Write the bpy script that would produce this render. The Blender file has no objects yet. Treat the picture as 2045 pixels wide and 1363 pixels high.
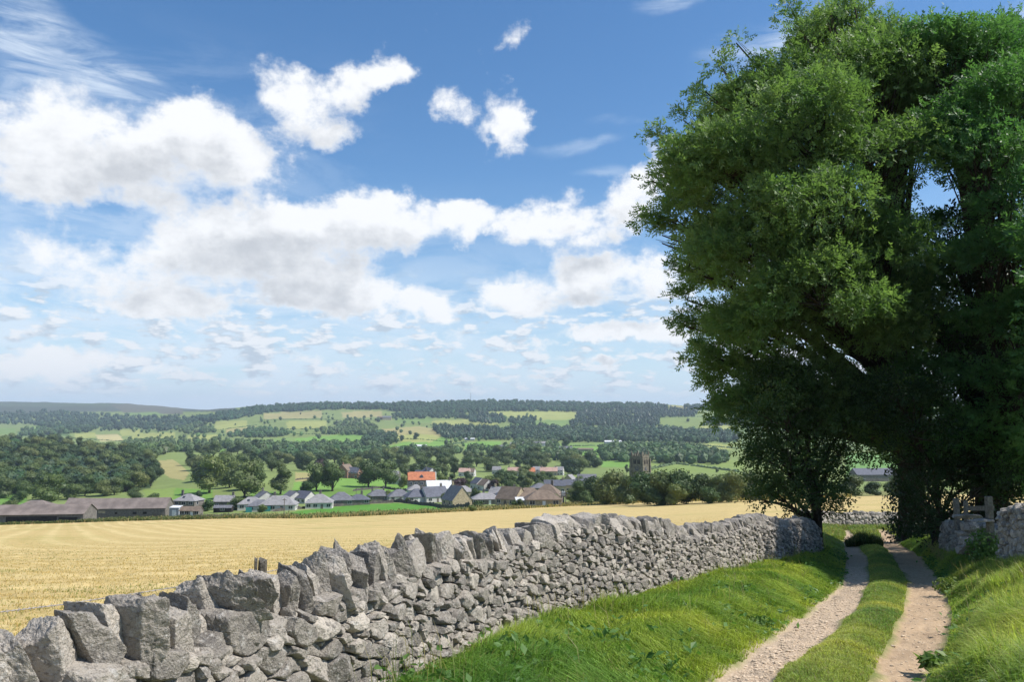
import bpy, math
import numpy as np
from mathutils import Matrix
R = np.random.default_rng(11)
scene = bpy.context.scene
COL = scene.collection
rad = math.radians

# ------------------------------------------------------------------ helpers
def link(o, parent=None, **p):
    COL.objects.link(o)
    if parent is not None: o.parent = parent
    for k, v in p.items():
        if v: o[k] = v
    return o

def make_mesh(name, V, quads=None, tris=None, ngons=None, mats=(), attrs=None, smooth=False):
    V = np.asarray(V, np.float32).reshape(-1, 3)
    idx, start, n0 = [], [], 0
    for arr, k in ((quads, 4), (tris, 3)):
        if arr is not None and len(arr):
            a = np.asarray(arr, np.int32).reshape(-1, k)
            idx.append(a.ravel()); start.append(n0 + np.arange(len(a), dtype=np.int32) * k); n0 += a.size
    if ngons:
        for f in ngons:
            idx.append(np.asarray(f, np.int32)); start.append(np.array([n0], np.int32)); n0 += len(f)
    me = bpy.data.meshes.new(name)
    idx = np.concatenate(idx); start = np.concatenate(start)
    me.vertices.add(len(V)); me.vertices.foreach_set('co', V.ravel())
    me.loops.add(len(idx)); me.loops.foreach_set('vertex_index', idx)
    me.polygons.add(len(start)); me.polygons.foreach_set('loop_start', start)
    me.update(calc_edges=True)
    me.polygons.foreach_set('use_smooth', np.full(len(start), bool(smooth)))
    for m in mats: me.materials.append(m)
    for k, a in (attrs or {}).items():
        a = np.asarray(a, np.float32)
        if a.ndim == 1:
            at = me.attributes.new(k, 'FLOAT', 'POINT'); at.data.foreach_set('value', a)
        else:
            if a.shape[1] == 3: a = np.concatenate([a, np.ones((len(a), 1), np.float32)], 1)
            at = me.attributes.new(k, 'FLOAT_COLOR', 'POINT'); at.data.foreach_set('color', a.ravel())
    return me

def mobj(name, me, parent=None, **p):
    return link(bpy.data.objects.new(name, me), parent, **p)

def thing(name, loc, label, cat, group=None, rz=0.0):
    o = bpy.data.objects.new(name, None); o.location = loc; o.rotation_euler = (0, 0, rz)
    o.empty_display_size = 0.3
    return link(o, None, label=label, category=cat, group=group)

class MB:
    """collects shapes into one mesh"""
    def __init__(s): s.v = []; s.f = []
    def add(s, vs, fs):
        b = len(s.v); s.v += [tuple(map(float, v)) for v in vs]; s.f += [[i + b for i in f] for f in fs]; return s
    def box(s, x0, x1, y0, y1, z0, z1):
        return s.add([(x0,y0,z0),(x1,y0,z0),(x1,y1,z0),(x0,y1,z0),(x0,y0,z1),(x1,y0,z1),(x1,y1,z1),(x0,y1,z1)],
                     [(3,2,1,0),(4,5,6,7),(0,1,5,4),(1,2,6,5),(2,3,7,6),(3,0,4,7)])
    def cyl(s, x, y, z0, z1, r0, r1, n=8):
        vs = [(x + r*math.cos(2*math.pi*i/n), y + r*math.sin(2*math.pi*i/n), z) for z, r in ((z0, r0), (z1, r1)) for i in range(n)]
        return s.add(vs, [tuple(range(n))[::-1], tuple(range(n, 2*n))] + [(i, (i+1) % n, n+(i+1) % n, n+i) for i in range(n)])
    def tube(s, a, b, r, n=6):
        a, b = np.array(a, float), np.array(b, float); d = b - a; d /= np.linalg.norm(d)
        u = np.cross(d, (0.1, 0.2, 1)); u /= np.linalg.norm(u); w = np.cross(d, u)
        vs = [p + r*(math.cos(2*math.pi*i/n)*u + math.sin(2*math.pi*i/n)*w) for p in (a, b) for i in range(n)]
        return s.add(vs, [tuple(range(n))[::-1], tuple(range(n, 2*n))] + [(i, (i+1) % n, n+(i+1) % n, n+i) for i in range(n)])
    def build(s, name, mat, parent=None, **p):
        return mobj(name, make_mesh(name, s.v, ngons=s.f, mats=[mat]), parent, **p)

# numpy noise -------------------------------------------------------
_T = np.random.default_rng(5).random((256, 256))
def vnoise(x, y):
    xi, yi = np.floor(x).astype(int), np.floor(y).astype(int)
    fx, fy = x - xi, y - yi
    fx, fy = fx*fx*(3-2*fx), fy*fy*(3-2*fy)
    g = lambda a, b: _T[a & 255, b & 255]
    return ((g(xi, yi)*(1-fx) + g(xi+1, yi)*fx)*(1-fy) + (g(xi, yi+1)*(1-fx) + g(xi+1, yi+1)*fx)*fy) - 0.5
def fbm(x, y, o=4):
    s, a = 0, 1.0
    for i in range(o):
        s = s + a*vnoise(x*2**i + 17*i, y*2**i + 31*i); a *= 0.5
    return s
_T3 = np.random.default_rng(6).random((64, 64, 64)).astype(np.float32)
def vnoise3(p):
    i = np.floor(p).astype(np.int32); f = (p - i).astype(np.float32); f = f*f*(3-2*f); i &= 63; j = (i+1) & 63
    x0, y0, z0, x1, y1, z1 = i[..., 0], i[..., 1], i[..., 2], j[..., 0], j[..., 1], j[..., 2]; fx, fy, fz = f[..., 0], f[..., 1], f[..., 2]
    a = (_T3[x0, y0, z0]*(1-fx) + _T3[x1, y0, z0]*fx)*(1-fy) + (_T3[x0, y1, z0]*(1-fx) + _T3[x1, y1, z0]*fx)*fy
    b = (_T3[x0, y0, z1]*(1-fx) + _T3[x1, y0, z1]*fx)*(1-fy) + (_T3[x0, y1, z1]*(1-fx) + _T3[x1, y1, z1]*fx)*fy
    return a*(1-fz) + b*fz - 0.5
def sstep(a, b, x):
    t = np.clip((x - a)/(b - a), 0, 1); return t*t*(3-2*t)
def unit(v): return v/np.maximum(np.linalg.norm(v, axis=-1, keepdims=True), 1e-9)

# ------------------------------------------------------------------ camera model (photo pixels 2045 x 1363)
F, CX, CY, HZ = 1590.0, 1022.5, 681.5, 840.0
TH = math.atan((HZ - CY)/F); CT, ST = math.cos(TH), math.sin(TH)
def ray(x, y):
    u, v = (np.asarray(x, float) - CX)/F, (CY - np.asarray(y, float))/F
    fw = CT - v*ST
    return u/fw, (v*CT + ST)/fw          # X/Y and Z/Y of the line of sight
def project(X, Y, Z):
    fw = Y*CT + Z*ST; up = -Y*ST + Z*CT
    fw = np.where(fw < 0.05, 0.05, fw)
    return CX + F*X/fw, CY - F*up/fw

# ------------------------------------------------------------------ terrain: height profiles along several bearings
near = [(0.5, -1.66), (2, -1.78), (4, -2.08), (7.5, -2.45), (12, -2.95)]
far_common = [(600, 'y958'), (900, 'y932'), (1200, 'y908'), (2000, 'y868'), (3000, 'y828'), (3600, 'y813'), (4500, 'y820'), (7000, 'y832'), (14000, 'y838')]
COLS = {
 -300: near + [(18.4,-3.8),(27,-4.9),(40,'y1115'),(80,'y1080'),(150,'y1062'),(280,'y1052'),(340,'y1040'),(450,'y1012'),(500,'y1003'),(700,'y945'),(1000,'y893'),(1150,'y897'),(2200,'y880'),(3000,'y862'),(3600,'y850'),(4300,'y826'),(6000,'y804'),(7000,'y812'),(14000,'y835')],
 0: near + [(18.4,-3.8),(27,-4.9),(40,'y1115'),(80,'y1080'),(150,'y1062'),(280,'y1048'),(340,'y1036'),(450,'y1008'),(500,'y1001'),(700,'y945'),(1000,'y893'),(1150,'y897'),(2200,'y880'),(3000,'y862'),(3600,'y850'),(4300,'y826'),(6000,'y805'),(7000,'y812'),(14000,'y835')],
 250: near + [(18.4,-3.8),(27,-4.9),(40,'y1113'),(80,'y1078'),(150,'y1058'),(280,'y1041'),(340,'y1030'),(450,'y1001'),(520,'y986'),(700,'y955'),(1000,'y912'),(1300,'y905'),(2000,'y885'),(2600,'y868'),(3000,'y857'),(3700,'y838'),(4500,'y822'),(6000,'y808'),(7000,'y814'),(14000,'y835')],
 500: near + [(18.4,-3.75),(27,-4.8),(40,-6.5),(80,'y1068'),(150,'y1050'),(265,'y1034'),(330,'y1021'),(370,'y1008'),(420,'y998'),(480,'y977'),(600,'y950'),(900,'y925'),(1200,'y907'),(2000,'y872'),(3000,'y838'),(3800,'y813'),(4500,'y822'),(7000,'y833'),(14000,'y838')],
 1000: near + [(18.4,-3.7),(27,-4.65),(100,'y1045'),(230,'y1018'),(300,'y1012'),(380,'y1001'),(480,'y982'),(650,'y955'),(900,'y930'),(1200,'y905'),(2000,'y868'),(3000,'y828'),(3700,'y807'),(4500,'y818'),(7000,'y830'),(14000,'y838')],
 1450: near + [(18.4,-3.7),(27,-4.5),(37,-5.4),(48,-6.25),(100,'y1020'),(200,'y1000'),(260,'y996'),(400,'y982')] + far_common,
 1800: near + [(18.4,-3.7),(27,-4.5),(37,-5.4),(48,-6.25),(100,'y1014'),(200,'y989'),(260,'y985'),(400,'y975')] + far_common,
 2300: near + [(18.4,-3.7),(27,-4.5),(37,-5.4),(48,-6.25),(100,'y1012'),(200,'y988'),(260,'y985'),(400,'y975')] + far_common,
}
def _pchip(x, y):
    h = np.diff(x); d = np.diff(y)/h; m = np.zeros_like(y)
    for i in range(1, len(x)-1):
        if d[i-1]*d[i] > 0:
            w1, w2 = 2*h[i]+h[i-1], h[i]+2*h[i-1]; m[i] = (w1+w2)/(w1/d[i-1] + w2/d[i])
    m[0], m[-1] = d[0], d[-1]
    return x, y, m
def _peval(P, q):
    x, y, m = P; q = np.clip(q, x[0], x[-1]); i = np.clip(np.searchsorted(x, q) - 1, 0, len(x)-2)
    h = x[i+1]-x[i]; t = (q-x[i])/h
    return (1+2*t)*(1-t)**2*y[i] + t*(1-t)**2*h*m[i] + t*t*(3-2*t)*y[i+1] + t*t*(t-1)*h*m[i+1]
CTA, CP = [], []
for cx in sorted(COLS):
    D = np.array([p[0] for p in COLS[cx]], float)
    z = np.array([p[1] if not isinstance(p[1], str) else ray(cx, float(p[1][1:]))[1]*p[0] for p in COLS[cx]])
    CTA.append(float(ray(cx, 900)[0])); CP.append(_pchip(np.log(D+4), z))
CTA = np.array(CTA)
def base_h(X, Y):
    X, Y = np.asarray(X, float), np.asarray(Y, float)
    r = np.hypot(X, Y); az = np.clip(np.arctan2(X, Y), -0.74, 0.74)
    D = r*np.cos(az); ta = np.tan(az); q = np.log(D+4)
    zs = [_peval(P, q) for P in CP]
    out = zs[0]
    for i in range(len(CTA)-1):
        t = np.clip((ta-CTA[i])/(CTA[i+1]-CTA[i]), 0, 1)
        out = np.where(ta >= CTA[i], zs[i]*(1-t) + zs[i+1]*t, out)
    und = fbm(X/240.0, Y/240.0, 4)
    out = out + und*np.clip((D-550)/1500, 0, 1)*14 + fbm(X/30.0, Y/30.0, 3)*np.clip((D-30)/300, 0, 1)*0.9
    return out

# lookup from a photo pixel to the first ground point on its line of sight
_DX = np.arange(-260, 2320, 6.0)
_DD = np.concatenate([np.exp(np.linspace(math.log(2.0), math.log(9000), 1500))])
_ta = ray(_DX, 900)[0]
_XX, _YY = _ta[:, None]*_DD[None], np.ones_like(_ta)[:, None]*_DD[None]
_ZZ = base_h(_XX, _YY)
_S = np.maximum.accumulate(_ZZ/_YY, axis=1)
def ground_px(x, y):
    """world point of the ground seen at photo pixel x, y"""
    x, y = np.atleast_1d(np.asarray(x, float)), np.atleast_1d(np.asarray(y, float))
    ta, s = ray(x, y)
    c = np.clip(np.round((np.interp(ta, _ta, _DX) + 260)/6).astype(int), 0, len(_DX)-1)
    D = np.empty(len(x))
    for k in range(len(x)):
        i = min(np.searchsorted(_S[c[k]], s[k]), len(_DD)-1)
        D[k] = _DD[i]
        if 0 < i:
            a, b = _S[c[k]][i-1], _S[c[k]][i]
            if b > a: D[k] = _DD[i-1] + (s[k]-a)/(b-a)*(_DD[i]-_DD[i-1])
    X = ta*D
    return np.stack([X, D, base_h(X, D)], -1)

# ------------------------------------------------------------------ lane plan
def edge(pts):
    g = ground_px([p[0] for p in pts], [p[1] for p in pts]); o = np.argsort(g[:, 1])
    return g[o, 1], g[o, 0]
EL1 = edge([(1415,1363),(1449,1339),(1524,1283),(1603,1226),(1682,1162),(1688,1113),(1683,1083),(1690,1070)])
EL2 = edge([(1539,1363),(1562,1339),(1645,1283),(1701,1226),(1735,1162),(1731,1113),(1706,1083),(1706,1070)])
ER1 = edge([(1739,1363),(1750,1339),(1773,1283),(1805,1226),(1814,1162),(1785,1113),(1756,1083),(1760,1070)])
ER2 = edge([(1852,1363),(1863,1339),(1889,1283),(1899,1226),(1880,1162),(1840,1113),(1790,1083),(1786,1070)])
def ex(E, D):
    d, x = E; lo = x[0] + (D-d[0])*(x[1]-x[0])/(d[1]-d[0]); hi = x[-1] + (D-d[-1])*0.36
    return np.where(D < d[0], lo, np.where(D > d[-1], hi, np.interp(D, d, x)))
# main wall: plan line through ground points seen along its foot
_wg = ground_px([905, 985, 1060, 1182, 1290, 1400, 1515, 1643], [1362, 1318, 1284, 1243, 1212, 1180, 1150, 1116])
WALL_D = np.concatenate([[-1.0, 1.5, 4.0], _wg[:, 1], ])
WALL_X = np.concatenate([[-3.95, -2.9, -1.88], _wg[:, 0]])
for _ in range(2):                                   # ease the bends
    WALL_X[1:-1] = (WALL_X[:-2] + 2*WALL_X[1:-1] + WALL_X[2:])/4 if False else WALL_X[1:-1]
def wall_x(D): return np.where(D > WALL_D[-1], WALL_X[-1] + (D-WALL_D[-1])*0.3, np.interp(D, WALL_D, WALL_X))
RW = [(6.9, 5.5), (8.55, 11.0), (9.75, 15.0), (10.65, 18.0), (11.3, 19.9), (12.9, 24.0), (15.2, 29.0), (19.5, 38.0), (23.5, 47)]   # right wall plan (X, Y)
def rwall_x(D): return np.interp(D, [p[1] for p in RW], [p[0] for p in RW])

def lane_masks(X, Y):
    D = Y
    def band(a, b, soft):
        ea, eb = ex(a, D), ex(b, D)
        n = fbm(X*1.7, Y*1.7, 4)*0.16
        return sstep(-soft, soft, X-ea+n)*sstep(-soft, soft, eb-X+n)
    ok = sstep(46, 42, D)*(Y > -5)
    return band(EL1, EL2, 0.09)*ok, band(ER1, ER2, 0.10)*ok
def ground_h(X, Y):
    """ground with the lane's ruts, crown and banks"""
    X, Y = np.asarray(X, float), np.asarray(Y, float)
    z = base_h(X, Y)
    inl = (Y > 0) & (Y < 60)
    rl, rr = lane_masks(X, Y)
    fade = sstep(60, 44, Y)*inl
    l1, r2 = ex(EL1, Y), ex(ER2, Y)
    wx = wall_x(Y)
    left = sstep(0, 1.3, l1-X)*sstep(0, 0.6, X-wx+0.5)
    right = sstep(0.0, 1.5, X-r2)
    mid = sstep(0, .3, X-ex(EL2, Y))*sstep(0, .3, ex(ER1, Y)-X)
    z = z + fade*(-0.05*rl - 0.055*rr + 0.03*mid + 0.16*left + 0.38*right*sstep(34, 22, Y))
    z = z + fade*(fbm(X*1.3, Y*1.3, 4)*0.09 + fbm(X*7, Y*7, 3)*0.025)
    return z
def gz(x, y): return float(ground_h(np.array([x]), np.array([y]))[0])
# ------------------------------------------------------------------ materials
def new_mat(name):
    m = bpy.data.materials.new(name); m.use_nodes = True
    nt = m.node_tree; nt.nodes.clear()
    return m, nt
class NT:
    def __init__(s, nt): s.nt = nt
    def n(s, t, **kw):
        nd = s.nt.nodes.new(t)
        for k, v in kw.items():
            if k[0] == '_':
                key = k[1:]; key = int(key) if key.isdigit() else key.replace('_', ' ')
                inp = nd.inputs[key]
                if hasattr(v, 'type') and hasattr(v, 'is_linked'): s.nt.links.new(v, inp)
                else: inp.default_value = v
            else: setattr(nd, k, v)
        return nd
    def math(s, op, a, b=None, c=None, clamp=False):
        nd = s.nt.nodes.new('ShaderNodeMath'); nd.operation = op; nd.use_clamp = clamp
        for i, v in enumerate((a, b, c)):
            if v is None: continue
            if hasattr(v, 'is_linked'): s.nt.links.new(v, nd.inputs[i])
            else: nd.inputs[i].default_value = v
        return nd.outputs[0]
    def mix(s, f, a, b, mode='MIX'):
        nd = s.nt.nodes.new('ShaderNodeMix'); nd.data_type = 'RGBA'; nd.blend_type = mode; nd.clamp_factor = True
        for i, v in ((0, f), (6, a), (7, b)):
            if hasattr(v, 'is_linked'): s.nt.links.new(v, nd.inputs[i])
            else: nd.inputs[i].default_value = v if i == 0 or len(v) == 4 else (*v, 1)
        return nd.outputs[2]
    def noise(s, vec, scale, detail=4, rough=0.55, col=False, dist=0.0):
        nd = s.nt.nodes.new('ShaderNodeTexNoise'); nd.inputs['Scale'].default_value = scale
        nd.inputs['Detail'].default_value = detail; nd.inputs['Roughness'].default_value = rough; nd.inputs['Distortion'].default_value = dist
        if vec is not None: s.nt.links.new(vec, nd.inputs['Vector'])
        return nd.outputs[1 if col else 0]
    def ramp(s, f, a, b, lo=0.0, hi=1.0):
        nd = s.nt.nodes.new('ShaderNodeMapRange'); nd.interpolation_type = 'SMOOTHSTEP'
        s.nt.links.new(f, nd.inputs[0])
        for i, v in ((1, a), (2, b), (3, lo), (4, hi)): nd.inputs[i].default_value = v
        return nd.outputs[0]
    def attr(s, name): return s.n('ShaderNodeAttribute', attribute_name=name)
    def pos(s): return s.n('ShaderNodeNewGeometry').outputs['Position']
    def obj(s): return s.n('ShaderNodeTexCoord').outputs['Object']
    def out(s, color, rough=0.9, spec=0.15, bump=None, bstr=0.5, bdist=0.02, transl=None, tcol=None):
        p = s.n('ShaderNodeBsdfPrincipled'); p.inputs['Roughness'].default_value = rough
        p.inputs['Specular IOR Level'].default_value = spec
        if hasattr(color, 'is_linked'): s.nt.links.new(color, p.inputs['Base Color'])
        else: p.inputs['Base Color'].default_value = (*color, 1)
        if bump is not None:
            b = s.n('ShaderNodeBump'); b.inputs['Strength'].default_value = bstr; b.inputs['Distance'].default_value = bdist
            s.nt.links.new(bump, b.inputs['Height']); s.nt.links.new(b.outputs[0], p.inputs['Normal'])
        res = p.outputs[0]
        if transl:
            t = s.n('ShaderNodeBsdfTranslucent')
            c = tcol if tcol is not None else color
            if hasattr(c, 'is_linked'): s.nt.links.new(c, t.inputs[0])
            else: t.inputs[0].default_value = (*c, 1)
            mx = s.n('ShaderNodeMixShader'); mx.inputs[0].default_value = transl
            s.nt.links.new(res, mx.inputs[1]); s.nt.links.new(t.outputs[0], mx.inputs[2]); res = mx.outputs[0]
        o = s.n('ShaderNodeOutputMaterial'); s.nt.links.new(res, o.inputs[0])
        return p

def simple(name, c, rough=0.85, spec=0.2, var=0.18, scale=3.0, bump=0.0, detail=5):
    m, nt = new_mat(name); N = NT(nt); P = N.obj()
    f = N.noise(P, scale, detail, 0.6)
    lo = tuple(max(0, x*(1-var)) for x in c); hi = tuple(min(1, x*(1+var)) for x in c)
    col = N.mix(N.ramp(f, 0.25, 0.75), lo, hi)
    N.out(col, rough, spec, f if bump else None, bump, 0.05)
    return m

def foliage(name, c1, c2, transl=0.25, scale=0.35, rnd=0.35, attr=False):
    m, nt = new_mat(name); N = NT(nt)
    f = N.math('ADD', N.math('MULTIPLY', N.noise(N.pos(), scale, 3, 0.6), .6), N.math('MULTIPLY', N.noise(N.pos(), scale*9, 2, 0.6), .4))
    col = N.mix(N.ramp(f, 0.3, 0.7), c1, c2)
    if attr: col = N.mix(1.0, col, N.attr('tint').outputs[0], 'MULTIPLY')
    r = N.n('ShaderNodeObjectInfo').outputs['Random']
    hsv = N.n('ShaderNodeHueSaturation'); nt.links.new(col, hsv.inputs['Color'])
    nt.links.new(N.math('MULTIPLY_ADD', r, rnd, 1-rnd/2), hsv.inputs['Value'])
    nt.links.new(N.math('MULTIPLY_ADD', r, -0.05, 0.525), hsv.inputs['Hue'])
    col = hsv.outputs[0]
    tc = N.mix(1.0, col, (1.2, 1.35, 0.7), 'MULTIPLY')
    N.out(col, 0.5, 0.3, transl=transl, tcol=tc)
    return m

M = {}
M['leaf'] = foliage('ash_leaf', (0.080, 0.170, 0.050), (0.172, 0.270, 0.098), 0.44, 0.55, 0.1)
M['leaf_dark'] = foliage('dark_leaf', (0.020, 0.042, 0.012), (0.038, 0.068, 0.018), 0.2, 0.6, 0.1)
M['leaf_shaded'] = foliage('maple_leaf_shaded', (0.034, 0.070, 0.018), (0.072, 0.120, 0.032), 0.3, 0.6, 0.1)  # maple leaf colour darkened to carry the ash's shade
M['ivy'] = foliage('ivy_leaf', (0.012, 0.028, 0.010), (0.022, 0.045, 0.014), 0.1, 0.9, 0.1)
M['crown_mid'] = foliage('crown_leaf', (0.066, 0.108, 0.030), (0.118, 0.160, 0.045), 0.18, 0.12, 0.6)
M['crown_dark'] = foliage('crown_leaf_dark', (0.046, 0.080, 0.026), (0.078, 0.115, 0.036), 0.15, 0.12, 0.5)
M['crown_pale'] = foliage('crown_leaf_pale', (0.095, 0.130, 0.038), (0.140, 0.165, 0.052), 0.18, 0.12, 0.4)
M['copper'] = foliage('copper_leaf', (0.034, 0.018, 0.020), (0.055, 0.030, 0.030), 0.15, 0.12, 0.3)
M['far_wood'] = foliage('far_wood_leaf', (0.85, 0.85, 0.85), (1.15, 1.15, 1.15), 0.12, 0.02, 0.0, attr=True)
M['shrub'] = foliage('shrub_leaf', (0.045, 0.085, 0.022), (0.085, 0.125, 0.035), 0.22, 0.9, 0.3)
M['grass'] = None
def grass_mat(name, tipmul=1.0):
    m, nt = new_mat(name); N = NT(nt)
    col = N.attr('tint').outputs[0]
    tc = N.mix(1.0, col, (1.15, 1.2, 0.6), 'MULTIPLY')
    N.out(col, 0.5, 0.3, transl=0.45, tcol=tc); return m
M['grass'] = grass_mat('grass_blade')
M['bark'] = simple('bark', (0.055, 0.046, 0.036), 0.95, 0.1, 0.45, 6.0, 0.6)
M['slate'] = simple('slate_roof', (0.150, 0.150, 0.165), 0.8, 0.25, 0.25, 0.9)
M['slate_pale'] = simple('slate_roof_pale', (0.26, 0.25, 0.25), 0.8, 0.25, 0.2, 0.9)
M['slate_blue'] = simple('slate_roof_blue', (0.105, 0.11, 0.135), 0.7, 0.3, 0.22, 0.9)
M['tile_brown'] = simple('brown_tile_roof', (0.19, 0.145, 0.11), 0.85, 0.2, 0.25, 0.9)
M['sheet_brown'] = simple('weathered_sheet_roof', (0.20, 0.165, 0.145), 0.85, 0.2, 0.3, 0.25)
M['tile_orange'] = simple('orange_tile_roof', (0.46, 0.175, 0.09), 0.85, 0.2, 0.2, 0.8)
M['tile_pink'] = simple('pale_red_tile_roof', (0.44, 0.29, 0.235), 0.85, 0.2, 0.2, 0.8)
M['roof_white'] = simple('pale_sheet_roof', (0.62, 0.62, 0.62), 0.6, 0.3, 0.12, 0.6)
M['stone_house'] = simple('house_stone', (0.17, 0.155, 0.135), 0.9, 0.1, 0.35, 1.6)
M['stone_tan'] = simple('tan_stone', (0.40, 0.33, 0.22), 0.9, 0.1, 0.3, 1.6)
M['render_white'] = simple('white_render', (0.52, 0.505, 0.475), 0.9, 0.1, 0.1, 0.6)
M['brick'] = simple('red_brick', (0.30, 0.16, 0.115), 0.9, 0.1, 0.3, 1.8)
M['glass'] = simple('window_glass', (0.035, 0.04, 0.05), 0.15, 0.5, 0.3, 0.5)
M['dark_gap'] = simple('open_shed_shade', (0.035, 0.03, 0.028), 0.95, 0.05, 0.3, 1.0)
M['teal'] = simple('teal_paint', (0.05, 0.26, 0.25), 0.5, 0.3, 0.08, 1.0)
M['white_paint'] = simple('white_paint', (0.78, 0.78, 0.76), 0.5, 0.3, 0.06, 1.0)
M['tower'] = simple('church_stone', (0.19, 0.165, 0.125), 0.95, 0.1, 0.4, 0.8)
M['timber'] = simple('weathered_timber', (0.15, 0.135, 0.108), 0.9, 0.1, 0.35, 22.0, 0.5)
M['pole'] = simple('pole_wood', (0.15, 0.13, 0.11), 0.9, 0.1, 0.2, 2.0)
M['wire'] = simple('rusted_wire', (0.36, 0.33, 0.30), 0.6, 0.4, 0.3, 40.0)
M['white_wrap'] = simple('white_wrap', (0.75, 0.76, 0.76), 0.4, 0.4, 0.1, 1.5)
M['metal_grey'] = simple('grey_metal', (0.32, 0.34, 0.36), 0.5, 0.4, 0.15, 2.0)
M['clock'] = simple('clock_face', (0.07, 0.075, 0.10), 0.5, 0.3, 0.1, 2.0)
M['gold'] = simple('gilt', (0.60, 0.42, 0.12), 0.4, 0.5, 0.1, 2.0)
M['far_wall'] = simple('dark_field_wall', (0.105, 0.095, 0.085), 0.95, 0.1, 0.4, 0.7)

def stone_mat():
    m, nt = new_mat('limestone'); N = NT(nt); P = N.obj()
    tone = N.attr('tone').outputs['Fac']
    big = N.noise(P, 5.0, 5, 0.62); fine = N.noise(P, 38.0, 6, 0.68); speck = N.noise(P, 95.0, 3, 0.6)
    base = N.mix(tone, (0.17, 0.155, 0.138), (0.60, 0.535, 0.45))
    base = N.mix(N.ramp(big, 0.38, 0.66, 0, 0.65), base, (0.38, 0.34, 0.285))
    base = N.mix(N.ramp(fine, 0.49, 0.64, 0, 0.55), base, (0.085, 0.079, 0.074))            # dark weathering pits
    lich = N.noise(P, 11.0, 7, 0.7, dist=0.6)
    base = N.mix(N.ramp(lich, 0.56, 0.64, 0, 0.6), base, (0.58, 0.555, 0.51))              # white lichen
    moss = N.noise(P, 3.1, 6, 0.7, dist=0.8)
    base = N.mix(N.ramp(moss, 0.66, 0.76, 0, 0.35), base, (0.155, 0.15, 0.075))
    base = N.mix(N.ramp(speck, 0.56, 0.66, 0, 0.6), base, (0.52, 0.50, 0.46))
    blk = N.noise(P, 7.5, 6, 0.72)
    base = N.mix(N.ramp(blk, 0.54, 0.66, 0, 0.6), base, (0.10, 0.094, 0.088))
    h = N.math('ADD', N.math('MULTIPLY', fine, 0.7), N.math('MULTIPLY', speck, 0.35))
    h = N.math('ADD', h, N.math('MULTIPLY', big, 1.2))
    N.out(base, 0.93, 0.12, h, 1.0, 0.035)
    return m
M['stone'] = stone_mat()

# ------------------------------------------------------------------ ground materials
def lane_mat():
    m, nt = new_mat('lane_ground'); N = NT(nt); P = N.pos()
    rl, rr, gr = N.attr('rut_left').outputs['Fac'], N.attr('rut_right').outputs['Fac'], N.attr('mid').outputs['Fac']
    n1, n2, n3 = N.noise(P, 1.4, 5, 0.6), N.noise(P, 14, 6, 0.7), N.noise(P, 60, 4, 0.7)
    soil = N.mix(N.ramp(n2, 0.35, 0.65), (0.16, 0.19, 0.055), (0.24, 0.26, 0.085))
    soil = N.mix(N.ramp(n3, 0.5, 0.7, 0, .5), soil, (0.25, 0.21, 0.11))
    vor = N.n('ShaderNodeTexVoronoi', _Scale=34.0); nt.links.new(P, vor.inputs['Vector'])
    peb = N.ramp(vor.outputs['Distance'], 0.15, 0.6)
    grav = N.mix(peb, (0.60, 0.48, 0.355), (0.46, 0.35, 0.245))
    grav = N.mix(N.ramp(n2, 0.5, 0.72, 0, 0.8), grav, (0.47, 0.355, 0.24))
    grav = N.mix(N.ramp(n1, 0.55, 0.7, 0, 0.7), grav, (0.46, 0.35, 0.24))
    dirt = N.mix(N.ramp(n2, 0.3, 0.7), (0.42, 0.295, 0.185), (0.53, 0.395, 0.26))
    dirt = N.mix(N.ramp(n1, 0.48, 0.66, 0, 0.65), dirt, (0.34, 0.24, 0.155))
    dirt = N.mix(N.ramp(n3, 0.6, 0.7, 0, 0.5), dirt, (0.62, 0.54, 0.43))
    c = N.mix(rl, soil, grav); c = N.mix(rr, c, dirt)
    h = N.math('ADD', N.math('MULTIPLY', n2, 0.6), N.math('MULTIPLY', n3, 0.5))
    N.out(c, 0.95, 0.1, h, 0.7, 0.05)
    return m
M['lane'] = lane_mat()
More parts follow.
